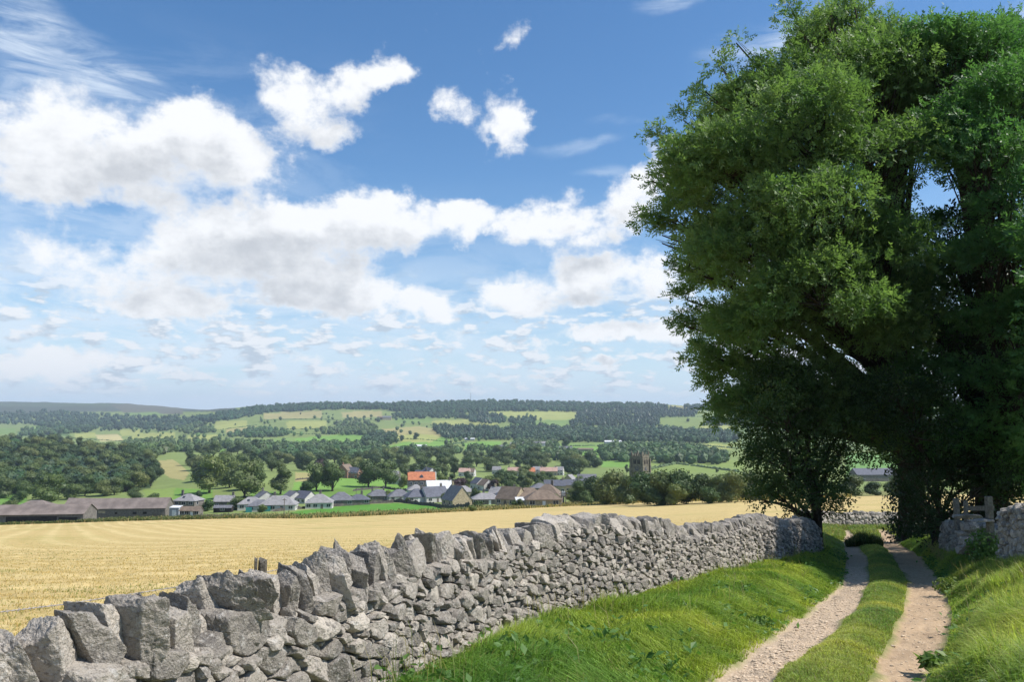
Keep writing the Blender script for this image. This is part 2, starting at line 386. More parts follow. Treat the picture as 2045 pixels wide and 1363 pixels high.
def hay_mat():
    m, nt = new_mat('mown_hay'); N = NT(nt); P = N.pos()
    sw = N.attr('swath').outputs['Fac']
    mp = N.n('ShaderNodeMapping'); nt.links.new(P, mp.inputs[0]); mp.inputs['Scale'].default_value = (1, 1, 0.2)
    n0, n1, n2, n3 = N.noise(P, 0.035, 4, 0.6), N.noise(P, 0.22, 5, 0.65), N.noise(P, 1.7, 5, 0.7), N.noise(P, 14, 4, 0.7)
    wob = N.math('MULTIPLY_ADD', N.math('SUBTRACT', n1, 0.5), 2.2, sw)
    w = N.math('MULTIPLY_ADD', N.math('SINE', N.math('MULTIPLY', wob, 2*math.pi/4.2)), 0.5, 0.5)
    w2 = N.math('MULTIPLY_ADD', N.math('SINE', N.math('MULTIPLY', wob, 2*math.pi/1.37)), 0.5, 0.5)
    c = N.mix(N.ramp(n2, 0.3, 0.7), (0.445, 0.33, 0.138), (0.575, 0.44, 0.203))
    c = N.mix(N.math('MULTIPLY', N.ramp(w, 0.35, 0.95), 0.55), c, (0.645, 0.51, 0.25))
    c = N.mix(N.math('MULTIPLY', N.ramp(w2, 0.5, 1.0), 0.3), c, (0.42, 0.34, 0.13))
    g = N.math('MULTIPLY', N.ramp(n0, 0.48, 0.66), N.ramp(n1, 0.35, 0.65))
    c = N.mix(N.math('MULTIPLY', g, 0.6), c, (0.31, 0.29, 0.09))
    c = N.mix(N.ramp(n1, 0.62, 0.74, 0, 0.5), c, (0.25, 0.26, 0.075))
    c = N.mix(N.ramp(n3, 0.55, 0.75, 0, 0.35), c, (0.36, 0.26, 0.10))
    h = N.math('ADD', N.math('MULTIPLY', n3, 0.3), N.math('MULTIPLY', n2, 0.6))
    N.out(c, 0.95, 0.05, h, 0.6, 0.25)
    return m
M['hay'] = hay_mat()
def field_mat(name, bscale=0.02):
    m, nt = new_mat(name); N = NT(nt); P = N.pos()
    t = N.attr('tint').outputs[0]
    a, b = N.noise(P, bscale, 6, 0.65), N.noise(P, bscale*12, 5, 0.7)
    k = N.math('MULTIPLY_ADD', N.math('SUBTRACT', a, 0.5), 0.55, 1.0)
    k = N.math('ADD', k, N.math('MULTIPLY', N.math('SUBTRACT', b, 0.5), 0.5))
    hs = N.n('ShaderNodeHueSaturation'); nt.links.new(t, hs.inputs['Color']); nt.links.new(k, hs.inputs['Value'])
    N.out(hs.outputs[0], 0.95, 0.05)
    return m
M['valley'] = field_mat('valley_pasture', 0.02)
M['green'] = field_mat('green_meadow', 0.06)
M['rough'] = field_mat('rough_ground', 0.4)

# ------------------------------------------------------------------ fields seen from the lane (photo pixel outlines)
GB, GM, YG, BY, ST_, RG, HE = (0.17,0.30,0.065), (0.175,0.255,0.075), (0.31,0.33,0.105), (0.33,0.295,0.125), (0.44,0.385,0.185), (0.19,0.24,0.08), (0.085,0.098,0.072)
def q(x0, y0, x1, y1, k=0): return [(x0, y0), (x1, y0+k), (x1, y1+k), (x0, y1)]
FIELDS = [
 (q(-300, 780, 470, 823), HE), (q(-300, 806, 250, 812), (0.10,0.125,0.075)), ([(220,808),(300,806),(365,812),(365,828),(250,826)], (0.125,0.12,0.085)), ([(250,824),(310,823),(330,830),(255,831)], GM),
 (q(-300,856,32,868), GM), ([(60,852),(108,849),(112,860),(64,861)], GM), (q(35,862,140,872), (0.11,0.17,0.06)),
 ([(147,868),(190,864),(190,875),(150,876)], YG), ([(190,870),(240,869),(245,880),(200,884)], ST_), ([(240,860),(280,858),(278,870),(242,872)], YG), ([(265,866),(350,864),(350,876),(262,878)], YG),
 ([(375,871),(435,868),(437,881),(378,882)], YG), ([(345,893),(365,889),(408,897),(405,902),(345,900)], GB), (q(408,897,450,904), GB),
 ([(428,843),(493,840),(493,856),(430,859)], YG), ([(450,858),(512,852),(512,868),(455,872)], BY), ([(305,846),(375,842),(375,855),(305,857)], YG),
 ([(312,922),(345,918),(362,930),(378,945),(368,960),(340,956),(318,940)], BY),
 ([(285,980),(345,975),(424,978),(424,1002),(300,1004)], (0.20,0.27,0.07)), ([(350,976),(424,979),(424,1000),(345,998)], (0.15,0.265,0.055)), (q(-300,985,52,1010), (0.14,0.26,0.055)),
 ([(527,826),(642,821),(642,835),(527,838)], BY), ([(682,823),(762,821),(764,833),(684,835)], BY), ([(570,843),(652,840),(652,857),(575,858)], YG),
 ([(587,876),(690,868),(735,870),(732,884),(640,886),(590,884)], GB), ([(512,878),(585,874),(587,883),(512,886)], GM),
 (q(525,905,580,914), GM), ([(650,906),(757,903),(760,909),(652,913)], BY),
 ([(762,858),(835,852),(880,858),(885,876),(770,876)], BY), ([(752,901),(800,885),(850,874),(890,872),(902,884),(870,894),(790,901)], GB), ([(790,870),(850,868),(885,872),(860,884),(800,884)], YG),
 ([(860,842),(930,838),(995,846),(995,858),(900,850),(862,848)], YG), ([(787,838),(862,834),(862,845),(790,846)], GM), ([(927,886),(960,882),(1000,882),(1000,900),(930,900)], GB),
 ([(976,824),(1024,822),(1160,822),(1145,838),(1100,842),(1024,834),(980,832)], YG), ([(1069,840),(1140,838),(1137,850),(1070,853)], GM), ([(1087,854),(1150,851),(1150,859),(1090,860)], GB),
 ([(1319,835),(1391,828),(1395,819),(1459,822),(1462,834),(1440,848),(1414,858),(1319,858)], (0.19,0.24,0.075)), ([(1396,852),(1462,848),(1462,860),(1400,861)], YG), ([(1334,811),(1400,811),(1400,818),(1340,818)], BY),
 ([(1081,886),(1290,884),(1300,890),(1200,894),(1081,894)], GM), ([(1114,893),(1196,893),(1196,918),(1116,914)], GB), (q(1200,921,1270,934), GB), ([(1294,886),(1460,888),(1462,898),(1340,894)], YG),
 ([(1264,923),(1350,928),(1470,918),(1490,926),(1480,945),(1264,945)], (0.20,0.26,0.075)), (q(1000,895,1060,906), GM),
 ([(586,965),(690,948),(815,960),(815,985),(760,998),(620,1002),(584,985)], GB), ([(590,944),(620,946),(620,962),(590,962)], BY), ([(500,985),(700,975),(815,985),(815,1000),(500,1010)], (0.14,0.24,0.055)),
 (q(1690,905,1800,960), (0.15,0.27,0.075)), ([(1480,820),(2300,816),(2300,905),(1480,900)], (0.15,0.21,0.075)),
]
GREEN_POLY = [(545,1032),(600,1021),(700,1010),(790,1006),(860,1011),(940,1015),(925,1021),(800,1030),(640,1035),(560,1037)]
def in_poly(x, y, poly):
    c = np.zeros(np.shape(x), bool); n = len(poly)
    for i in range(n):
        (x0, y0), (x1, y1) = poly[i], poly[(i+1) % n]
        if y0 == y1: continue
        c ^= ((y0 > y) != (y1 > y)) & (x < (x1-x0)*(y-y0)/(y1-y0) + x0)
    return c
HAY_EDGE = ([-400,0,250,500,600,700,900,1000,1200,1300,1450,1600,1800,2400], [1052,1049,1041,1035,1036,1032,1023,1018,1008,1003,1000,997,989,985])
# far wall (plan) beyond the lane's bend
FWALL = [(15.6, 43.5), (18.0, 45.8), (22.5, 47.6), (27.0, 49.0)]

def build_ground():
    az = np.concatenate([np.linspace(-math.pi, -0.66, 40)[:-1], np.linspace(-0.66, 0.66, 860), np.linspace(0.66, math.pi, 40)[1:]])
    rr = [0.15]
    while rr[-1] < 11000:
        r = rr[-1]
        # ring spacing follows what the slope shows: fine close by, a few metres in the valley
        rr.append(r + max(0.045, r*(0.0065 if r < 60 else 0.010 if r < 400 else 0.013)))
    rr = np.array(rr); n, k = len(az), len(rr)
    A, RR = np.meshgrid(az, rr)                      # rows: rings
    X, Y = RR*np.sin(A), RR*np.cos(A)
    Z = ground_h(X, Y)
    V = np.stack([X, Y, Z], -1).reshape(-1, 3)
    px, py = project(X, Y, Z)
    i = np.arange(k-1)[:, None]*n + np.arange(n-1)[None]
    Q = np.stack([i, i+1, i+1+n, i+n], -1).reshape(-1, 4)[:, ::-1]
    fx, fy = V[Q].mean(1)[:, 0], V[Q].mean(1)[:, 1]
    fpx, fpy = px.ravel()[Q].mean(1), py.ravel()[Q].mean(1)
    fr = np.hypot(fx, fy)
    front = (fy > 0.3*fr)
    # categories
    lane = (fx > wall_x(fy)) & (fx < 60) & (fr < 62) & ~((fy > np.interp(fx, [p[0] for p in FWALL], [p[1] for p in FWALL])) & (fx > 14))
    lane |= (fr < 70) & ~front & (fx > wall_x(fy))
    hay_lim = np.interp(fpx, *HAY_EDGE)
    hay = ~lane & ((front & (fpy > hay_lim) & (fr < 400)) | (~front & (fr < 320)))
    green = ~lane & ~hay & in_poly(fpx, fpy, GREEN_POLY) & (fr < 480) & front
    far = fr > 1500
    cat = np.where(lane, 0, np.where(hay, 1, np.where(green, 2, np.where(far, 4, 3))))
    rl, rrt = lane_masks(X, Y)
    # field colours (the pasture's own colour, patch by patch)
    tint = np.empty((k, n, 3), np.float32); tint[:] = RG
    moor = (RR > 5000); tint[moor] = HE
    for poly, c in FIELDS:
        ins = in_poly(px, py, poly) & (Y > 0.3*RR)
        tint[ins] = c
    # swath coordinate of the mower: straight runs joined by a round corner
    u1 = -(X + 31 + 0.55*(Y-55))/1.14; u2 = -(Y - 55) + 0.14*X
    kk = 9.0; swath = kk*np.logaddexp(u1/kk, u2/kk)
    # rough margin between hay and farm is its own colour
    names = ['lane', 'hay_field', 'green_field', 'valley_ground', 'hills']
    mats = ['lane', 'hay', 'green', 'valley', 'valley']
    tg = tint.reshape(-1, 3).copy()
    edgeband = (py.ravel() > np.interp(px.ravel(), *HAY_EDGE) - 9) & (np.hypot(X, Y).ravel() < 420)
    tg[edgeband] = (0.20, 0.20, 0.075)
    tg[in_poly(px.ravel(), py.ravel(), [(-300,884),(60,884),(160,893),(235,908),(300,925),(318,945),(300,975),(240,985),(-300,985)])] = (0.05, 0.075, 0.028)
    tgreen = np.tile(np.array([[0.10, 0.235, 0.04]], np.float32), (len(tg), 1))
    for c, nm in enumerate(names):
        q_ = Q[cat == c]; u, inv = np.unique(q_, return_inverse=True)
        at = {}
        if c == 0: at = {'rut_left': rl.ravel()[u], 'rut_right': rrt.ravel()[u], 'mid': np.zeros(len(u))}
        elif c == 1: at = {'swath': swath.ravel()[u]}
        elif c == 2: at = {'tint': tgreen[u]}
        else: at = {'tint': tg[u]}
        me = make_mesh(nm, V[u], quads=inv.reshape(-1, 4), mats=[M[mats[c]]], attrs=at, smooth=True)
        lab = {'lane': 'grassy farm lane with two bare wheel ruts', 'hay_field': 'pale yellow mown hay field sloping down behind the stone wall',
               'green_field': 'bright green field between the hay field and the bungalows', 'valley_ground': 'valley floor of pastures round the village', 'hills': 'far hillside of patchwork pastures rising to the moor'}[nm]
        mobj(nm, me, label=lab, category={'lane': 'lane', 'hay_field': 'field', 'green_field': 'field'}.get(nm, 'hills'), kind='structure')
build_ground()
# ------------------------------------------------------------------ stones
def ico(sub):
    import bmesh
    bm = bmesh.new(); bmesh.ops.create_icosphere(bm, subdivisions=sub, radius=1)
    V = np.array([v.co for v in bm.verts]); Fc = np.array([[v.index for v in f.verts] for f in bm.faces]); bm.free()
    return V, Fc
ICO = {s: ico(s) for s in (1, 2, 3, 4, 5, 6)}
def rocks(normals, heights, scale, sub=3, p=18, rough=0.04, rg=R):
    """angular convex stones: unit directions clipped by planes. normals (S,K,3) unit, heights (S,K) in a frame scaled by scale (S,3)"""
    U, Fc = ICO[sub]; out = np.empty((len(normals), len(U), 3), np.float32)
    ph = rg.random((len(normals), 1, 3))*50
    for a in range(0, len(normals), 200):
        nn, hh = normals[a:a+200], heights[a:a+200]
        d = np.maximum(np.einsum('mk,sjk->smj', U, nn)/hh[:, None, :], 0)
        r = (d**p).sum(-1)**(-1.0/p)
        r = np.minimum(r, 3.0)
        P = U[None]*r[..., None]
        if rough:
            sc_ = scale[a:a+200][:, None, :]; q_ = P*sc_ + ph[a:a+200]          # metres: pits and chips have a size of their own
            m_ = np.minimum(sc_.min(-1), 0.22)
            w = 1.5*vnoise3(q_*(1.1/m_[..., None])) + 0.9*np.abs(vnoise3(q_*(2.3/m_[..., None]) + 9)) + (0.55*vnoise3(q_*42.0 + 5) + 0.35*vnoise3(q_*90.0) if sub >= 5 else 0)
            P = P*(1 + rough*w[..., None])
        out[a:a+200] = P*scale[a:a+200][:, None, :]
    return out, Fc

def random_rocks(n, scale, sub=3, rough=0.05, k=13, rg=R, p=18):
    nn = unit(rg.normal(size=(n, k, 3))); ax = np.concatenate([np.eye(3), -np.eye(3)])
    ax = unit(ax[None] + rg.normal(size=(n, 6, 3))*0.20)
    nn = np.concatenate([nn, ax], 1)
    hh = np.concatenate([rg.uniform(0.90, 1.30, (n, k)), rg.uniform(0.82, 1.0, (n, 6))], 1)
    return rocks(nn, hh, scale, sub, p, rough, rg)

def clip_poly(P, n, c):
    """keep the part of polygon P with P.n <= c"""
    out = []; d = P @ n - c; m = len(P)
    for i in range(m):
        j = (i+1) % m
        if d[i] <= 0: out.append(P[i])
        if (d[i] < 0) != (d[j] < 0) and d[i] != d[j]:
            t = d[i]/(d[i]-d[j]); out.append(P[i] + t*(P[j]-P[i]))
    return np.array(out) if len(out) >= 3 else None

def pack_stones(L, top, sizes, aspect, rg, bottom=-0.1, shrink=None):
    """irregular cells filling the wall face 0..L x bottom..top(s): power diagram of seeds of mixed size"""
    S, Hh, Rr = [], [], []
    cell = {}
    def ok(s, h, r):
        cs, ch = int(s/aspect/0.3), int(h/0.3)
        for a in range(cs-1, cs+2):
            for b in range(ch-1, ch+2):
                for (s2, h2, r2) in cell.get((a, b), ()):
                    if ((s-s2)/aspect)**2 + (h-h2)**2 < (0.86*(r+r2))**2: return False
        return True
    for r0, dens in sizes:
        for _ in range(int(dens*L)):
            s = rg.uniform(0, L); h = rg.uniform(bottom, float(top(s))+0.02); r = r0*rg.uniform(0.8, 1.2)*(shrink(s) if shrink else 1)
            if ok(s, h, r):
                cell.setdefault((int(s/aspect/0.3), int(h/0.3)), []).append((s, h, r)); S.append(s); Hh.append(h); Rr.append(r)
    S, Hh, Rr = np.array(S), np.array(Hh), np.array(Rr)
    q_ = np.stack([S/aspect, Hh], 1); res = []
    # row-ish structure: shift seeds slightly toward course lines
    for i in range(len(q_)):
        d2 = ((q_-q_[i])**2).sum(1); nb = np.argsort(d2)[1:22]
        w = Rr[i]*1.55
        P = np.array([[-w,-w],[w,-w],[w,w],[-w,w]]) + q_[i]
        for j in nb:
            dv = q_[j]-q_[i]; D2 = dv@dv; dd = math.sqrt(D2)
            t = 0.5*(D2 + Rr[i]**2 - Rr[j]**2)/D2; t = min(max(t, 0.22), 0.78)
            P = clip_poly(P, dv/dd, (q_[i]@dv)/dd + t*dd)
            if P is None: break
        if P is None: continue
        P = P*[aspect, 1.0]
        a = 0.5*abs(np.dot(P[:, 0], np.roll(P[:, 1], 1)) - np.dot(P[:, 1], np.roll(P[:, 0], 1)))
        if a > 0.0006: res.append(P)
    return res

def face_stones(cells, depth, sub, rg, bulge=(0.0, 0.075), gap=0.006):
    """turn face cells into blocky stones in (s, h, out) coordinates; returns verts (S,m,3), faces, tone"""
    K = 16
    n_ = len(cells); N_ = np.zeros((n_, K, 3)); H_ = np.full((n_, K), 9.0); C = np.zeros((n_, 3)); SC = np.ones((n_, 3))
    for i, P in enumerate(cells):
        c = P.mean(0); ext = np.maximum(P.max(0)-P.min(0), 0.03)/2
        sc = np.array([ext[0], ext[1], depth/2]); SC[i] = sc
        b = rg.uniform(*bulge)*min(1.0, 2.2*ext[1]/0.09)
        C[i] = (c[0], c[1], b - depth/2)
        k = 0
        e = np.roll(P, -1, 0) - P; L = np.linalg.norm(e, axis=1)
        area = 0.5*np.sum(P[:, 0]*np.roll(P[:, 1], -1) - np.roll(P[:, 0], -1)*P[:, 1]); sg = 1 if area > 0 else -1
        for j in np.argsort(-L)[:11]:
            if L[j] < 1e-4: continue
            nrm = np.array([e[j, 1], -e[j, 0]])*sg/L[j]
            dist = max((P[j]-c) @ nrm - gap*rg.uniform(0.4, 2.0), 0.012)
            n3 = np.array([nrm[0], nrm[1], rg.uniform(0.04, 0.34)])       # sides close in toward the face
            # plane n3.x = dist + offset at the face; express in scaled frame
            hgt = dist + n3[2]*depth*0.30
            ns = n3*sc; ln = np.linalg.norm(ns)
            N_[i, k] = ns/ln; H_[i, k] = max(hgt/ln, 0.2); k += 1
        # one or two tilted front planes, a back plane
        for _ in range(3):
            n3 = np.array([rg.normal()*0.20, rg.normal()*0.22, 1.0]); ns = n3*sc; ln = np.linalg.norm(ns)
            N_[i, k] = ns/ln; H_[i, k] = (depth/2*rg.uniform(0.9, 1.04))/ln; k += 1
        N_[i, k] = (0, 0, -1); H_[i, k] = 1.0
    V, Fc = rocks(N_, H_, SC, sub, 40, 0.10, rg)
    return V + C[:, None, :], Fc, rg.random(n_)**1.2

class Wall:
    """drystone wall along a plan polyline; frame: t along, n out of the seen face"""
    def __init__(s, pts, side=1.0):
        s.P = np.array(pts, float); d = np.diff(s.P, axis=0); s.l = np.linalg.norm(d, axis=1); s.S = np.concatenate([[0], np.cumsum(s.l)]); s.L = s.S[-1]
        t = d/s.l[:, None]; tv = np.vstack([t[:1], unit(t[1:]+t[:-1]) if len(t) > 1 else t[:0], t[-1:]]); s.T = tv; s.side = side
    def at(s, u):
        u = np.asarray(u, float); p = np.stack([np.interp(u, s.S, s.P[:, i]) for i in (0, 1)], -1)
        t = unit(np.stack([np.interp(u, s.S, s.T[:, i]) for i in (0, 1)], -1)); n = np.stack([t[..., 1], -t[..., 0]], -1)*s.side
        return p, t, n
    def base(s, u):
        p, t, n = s.at(u); return ground_h(p[..., 0], p[..., 1])
    def place(s, V, batter=0.07):
        u, h, o = V[..., 0], V[..., 1], V[..., 2]
        p, t, n = s.at(u); over = np.minimum(u, 0) + np.maximum(u - s.L, 0)
        xy = p + t*over[..., None] + n*(o - batter*h)[..., None]
        return np.concatenate([xy, (s.base(u) + h)[..., None]], -1)

def merge(parts):
    Vs, Fs, Ts, b = [], [], [], 0
    for V, Fc, T in parts:
        S_, m = V.shape[:2]
        Vs.append(V.reshape(-1, 3)); Fs.append((Fc[None] + (np.arange(S_)*m)[:, None, None]).reshape(-1, 3) + b); Ts.append(np.repeat(T, m)); b += S_*m
    return np.concatenate(Vs), np.concatenate(Fs), np.concatenate(Ts)

def wall_core(w, top, thick, n=80, inset=0.10, batter=0.07):
    u = np.linspace(0, w.L, n); tp = np.array([float(top(x)) for x in u]); out = []
    for o0, hh in ((-inset, -0.3*np.ones(n)), (-inset, tp), (-thick+inset*0.4, tp), (-thick, -0.3*np.ones(n))):
        out.append(w.place(np.stack([u, hh, np.full(n, o0)], -1), batter))
    V = np.concatenate(out); i = np.arange(n-1)
    Q = np.concatenate([np.stack([a*n+i, a*n+i+1, b*n+i+1, b*n+i], -1) for a, b in ((0, 1), (1, 2), (2, 3))])
    Q = np.concatenate([Q, [[0, n, 2*n, 3*n], [n-1, 4*n-1, 3*n-1, 2*n-1]]])       # closed ends
    T = np.concatenate([Q[:, [0, 1, 2]], Q[:, [0, 2, 3]]])
    return V, T

def place_coping(w, u0, size, lean, h0, oc, tone, sub, rg, parent=None, yaw=0.0, pitch=0.0, rough=0.09, build=True, topz=None):
    """one upright coping stone: size (along, up, across)"""
    a, b, c = size
    sc = np.array([[a/2, c/2, b/2]])
    V, Fc = random_rocks(1, sc, sub, rough, 8, rg, 50)
    V = V[0]
    # a little thinner toward the top
    V[:, 0] *= 1 - 0.16*(V[:, 2]/(b/2)); V[:, 1] *= 1 - 0.10*(V[:, 2]/(b/2))
    Mx = np.array(Matrix.Rotation(-lean, 3, 'Y') @ Matrix.Rotation(pitch, 3, 'X') @ Matrix.Rotation(yaw, 3, 'Z'))
    V = V @ Mx.T; V[:, 2] += b/2*0.96
    p, t, n = w.at(u0)
    X = p + V[:, :1]*t + (V[:, 1:2] + oc)*n
    W_ = np.concatenate([X, (float(w.base(u0)) + h0 + V[:, 2])[:, None]], 1)
    if topz is not None: W_[:, 2] += float(w.base(u0)) + topz - np.sort(W_[:, 2])[-max(3, len(W_)//60)]
    if not build: return W_, Fc
    ctr = W_.mean(0)
    me = make_mesh('coping_stone', W_, tris=Fc, mats=[M['stone']], attrs={'tone': np.full(len(W_), tone)})
    return mobj('coping_stone', me, parent)

# ------------------------------------------------------------------ the main wall on the left of the lane
def main_wall():
    rg = np.random.default_rng(21)
    m_ = WALL_D >= 1.4
    w = Wall(np.stack([WALL_X[m_], WALL_D[m_]], 1), 1.0)
    # silhouette of the wall's top in the photo -> height above the ground along it
    sx = [-60, 30,100,160,220,290,400,440,475,540,590,660,740,800,850,890,940,1000,1050,1085,1160,1250,1330,1372,1400,1450,1490,1525,1570,1605,1640]
    sy = [1285,1262,1242,1240,1205,1192,1200,1150,1150,1160,1130,1112,1098,1082,1066,1058,1074,1060,1055,1037,1030,1034,1037,1054,1046,1046,1032,1026,1040,1034,1042]
    uu = np.linspace(0, w.L, 700); p, t, n = w.at(uu); pc = p - n*0.2
    gy = w.base(uu)
    px = CX + F*(pc[:, 0]/pc[:, 1])*CT            # close enough for the row used next
    tx = np.array([float(ray(x, 1100)[0]) for x in sx])
    o = np.interp(pc[:, 0]/pc[:, 1], tx, sy)
    s_ = ray(np.zeros(len(o)) + CX, o)[1]
    Ht = np.clip(s_*pc[:, 1] - gy, 0.8, 1.75)
    k = np.ones(15)/15; Ht = np.convolve(np.pad(Ht, 7, 'edge'), k, 'valid')
    top_full = lambda u: np.interp(u, uu, Ht)
    u_of_D = lambda D: np.interp(D, p[:, 1], uu)
    u_a, u_b = u_of_D(9.6), u_of_D(13.6)
    cope_h = lambda u: np.interp(u, [0, u_a-1.2, u_a, u_b, u_b+0.6, w.L], [0.35, 0.35, 0.26, 0.22, 0.30, 0.28])
    body_top = lambda u: top_full(u) - cope_h(u)
    root = thing('drystone_wall', (float(w.P[0, 0]), float(w.P[0, 1]), gz(*w.P[0])), 'long grey limestone drystone wall with leaning coping stones along the left of the lane', 'stone wall')
    root.location = (0, 0, 0)
    cells = pack_stones(w.L, body_top, [(0.092, 7), (0.072, 34), (0.058, 130), (0.040, 400), (0.028, 600)], 1.8, rg, bottom=-0.12, shrink=lambda s: np.interp(s, [4.5, 8.5, 27], [1.0, .82, .74]))
    us = np.array([c[:, 0].mean() for c in cells]); nearm = us < u_of_D(7.6)
    parts = []
    for sel, sub in ((nearm, 5), (~nearm, 4)):
        cs = [c for c, k_ in zip(cells, sel) if k_]
        V, Fc, T = face_stones(cs, 0.22, sub, rg)
        parts.append((w.place(V), Fc, T))
    # end face of the wall beyond the lane's shaded part
    V, Fc, T = merge(parts)
    cv, ct = wall_core(w, body_top, 0.42)
    Fc = np.concatenate([Fc, ct + len(V)]); T = np.concatenate([T, np.full(len(cv), 0.15)]); V = np.concatenate([V, cv])
    mobj('wall_body', make_mesh('wall_body', V, tris=Fc, mats=[M['stone']], attrs={'tone': T}), root)
    # coping stones one by one
    u, cnt = 0.05, 0
    Du = lambda u: float(np.interp(u, uu, p[:, 1]))
    rub = []
    while u < w.L - 0.05:
        D = Du(u)
        if D < 9.6:
            a = rg.choice([0.11, 0.14, 0.18, 0.23], p=[.3, .38, .26, .06])*rg.uniform(.9, 1.1); b = 0.43*rg.uniform(0.82, 1.06); lean = rad(rg.uniform(6, 30) + (8 if D > 6.8 else 0)); c = rg.uniform(0.22, 0.34)
            if D > 8.2: a *= 0.85
        elif D < 13.6:
            a = rg.uniform(0.2, 0.38); b = 0.27*rg.uniform(0.75, 1.3); lean = rad(rg.uniform(-5, 30)); c = rg.uniform(0.35, 0.5)
        else:
            a = rg.uniform(0.15, 0.25); b = 0.34*rg.uniform(0.85, 1.15); lean = rad(rg.uniform(12, 34)); c = rg.uniform(0.36, 0.46)
        uc = u + a/2; H = float(top_full(uc)); h0 = H - b*math.cos(lean)*0.94 - 0.03
        if cnt >= 99:
            Wv, Fv = place_coping(w, uc, (a*1.04, b, c), lean, h0, -0.25 - 0.07*H, 0, 4, rg, None, rg.normal()*.16, rg.normal()*.1, build=False, topz=H)
            rub.append((Wv[None], Fv, np.array([rg.uniform(0, .6)])))
        else:
            place_coping(w, uc, (a*(.92 if D < 9.6 else 1.0), b, c), lean, h0, (-0.17 if D < 9.6 else -0.23) - 0.07*H + rg.normal()*0.035, rg.uniform(0.08, 0.95)**1.2, 6 if D < 7 else 5 if D < 12 else 4, rg, root, rg.normal()*0.16, rg.normal()*0.10, topz=H + np.clip(rg.normal(), -1.6, 1.1)*(.034 if D < 9.6 else .022))
            cnt += 1
        u += a*(0.94 if D < 9.6 else 1.0)
    if rub:
        V2, F2, T2 = merge(rub)
        mobj('coping_stones', make_mesh('coping_stones', V2, tris=F2, mats=[M['stone']], attrs={'tone': T2}), root, kind='stuff')
    print('coping', cnt, 'cells', len(cells), 'len', w.L, 'uend', u)
    # loose rubble wedged between and just below the coping
    n_ = 420; us = rg.uniform(0, w.L, n_); sc = np.stack([rg.uniform(.03, .09, n_), rg.uniform(.03, .08, n_), rg.uniform(.025, .06, n_)], 1)
    V, Fc = random_rocks(n_, sc, 2, 0.05, 10, rg)
    off = np.stack([us, body_top(us) + rg.uniform(-0.05, 0.06, n_), rg.uniform(-0.14, -0.01, n_)], 1)
    Vw = w.place(V[..., [0, 2, 1]] + off[:, None, :])
    # fallen stones at the foot
    V2, F2, T2 = merge([(Vw, Fc, rg.random(n_))])
    mobj('wedge_rubble', make_mesh('wedge_rubble', V2, tris=F2, mats=[M['stone']], attrs={'tone': T2}), root)
    return w
MAINW = main_wall()

def simple_wall(name, pts, side, top, sizes, thick, label, cat, cope, sub, seed, group=None, cope_children=True):
    rg = np.random.default_rng(seed); w = Wall(pts, side)
    root = thing(name, (0, 0, 0), label, cat, group)
    bt = lambda u: top(u) - cope[1]*0.75
    cells = pack_stones(w.L, bt, sizes, 1.45, rg)
    V, Fc, T = face_stones(cells, 0.2, sub, rg)
    # stones closing both ends of the wall
    ne = 34; up = rg.uniform(-.05, 1, ne); at_ = np.where(np.arange(ne) % 2, 0.0, w.L); hh_ = np.array([float(bt(a)) for a in at_])
    Ve, Fe = random_rocks(ne, np.stack([rg.uniform(.08, .15, ne), rg.uniform(.08, .16, ne), rg.uniform(.045, .09, ne)], 1), 3, .08, 8, rg, 40)
    Ve = w.place(Ve[..., [0, 2, 1]] + np.stack([at_ + np.where(at_ > 0, -.03, .03), up*hh_, -thick*.5 + rg.uniform(-.5, .5, ne)*(thick-.2)], 1)[:, None, :])
    V, Fc, T = merge([(w.place(V), Fc, T), (Ve, Fe, rg.random(ne))])
    cv, ct = wall_core(w, bt, thick)
    Fc = np.concatenate([Fc, ct + len(V)]); T = np.concatenate([T, np.full(len(cv), 0.1)]); V = np.concatenate([V, cv])
    mobj('wall_body', make_mesh('wall_body', V, tris=Fc, mats=[M['stone']], attrs={'tone': T}), root)
    u = 0.02
    while u < w.L - 0.02:
        a = cope[0]*rg.uniform(0.7, 1.3); b = cope[1]*rg.uniform(0.8, 1.15)
        place_coping(w, u + a/2, (a*1.1, b, thick*0.9), rad(rg.uniform(*cope[2])), float(bt(u)) - 0.05, -thick*0.5 - 0.05, rg.uniform(0, .7), sub, rg, root)
        u += a
    return w
simple_wall('drystone_wall', [(6.9, 6.0), (8.55, 11.0), (9.77, 15.0), (10.5, 17.6)], -1.0, lambda u: np.interp(u, [0, 7, 12], [1.7, 1.65, 1.38])+0*u, [(0.08, 40), (0.055, 140), (0.038, 300)], 0.5,
            'shaded grey drystone wall at the right edge of the lane, nearest side of the stile', 'stone wall', (0.22, 0.2, (-8, 14)), 3, 31)
simple_wall('drystone_wall', [(11.25, 19.3), (12.2, 21.8), (13.4, 25.5)], -1.0, lambda u: np.interp(u, [0, 6.7], [1.0, 1.15])+0*u, [(0.08, 40), (0.055, 130), (0.04, 220)], 0.5,
            'low shaded drystone wall beyond the stile under the dark trees', 'stone wall', (0.25, 0.18, (-10, 20)), 2, 32)
simple_wall('drystone_wall', FWALL, 1.0, lambda u: 0.82+0*u, [(0.09, 30), (0.065, 80)], 0.5,
            'sunlit low drystone wall crossing behind the bend of the lane', 'stone wall', (0.2, 0.34, (12, 34)), 2, 33)
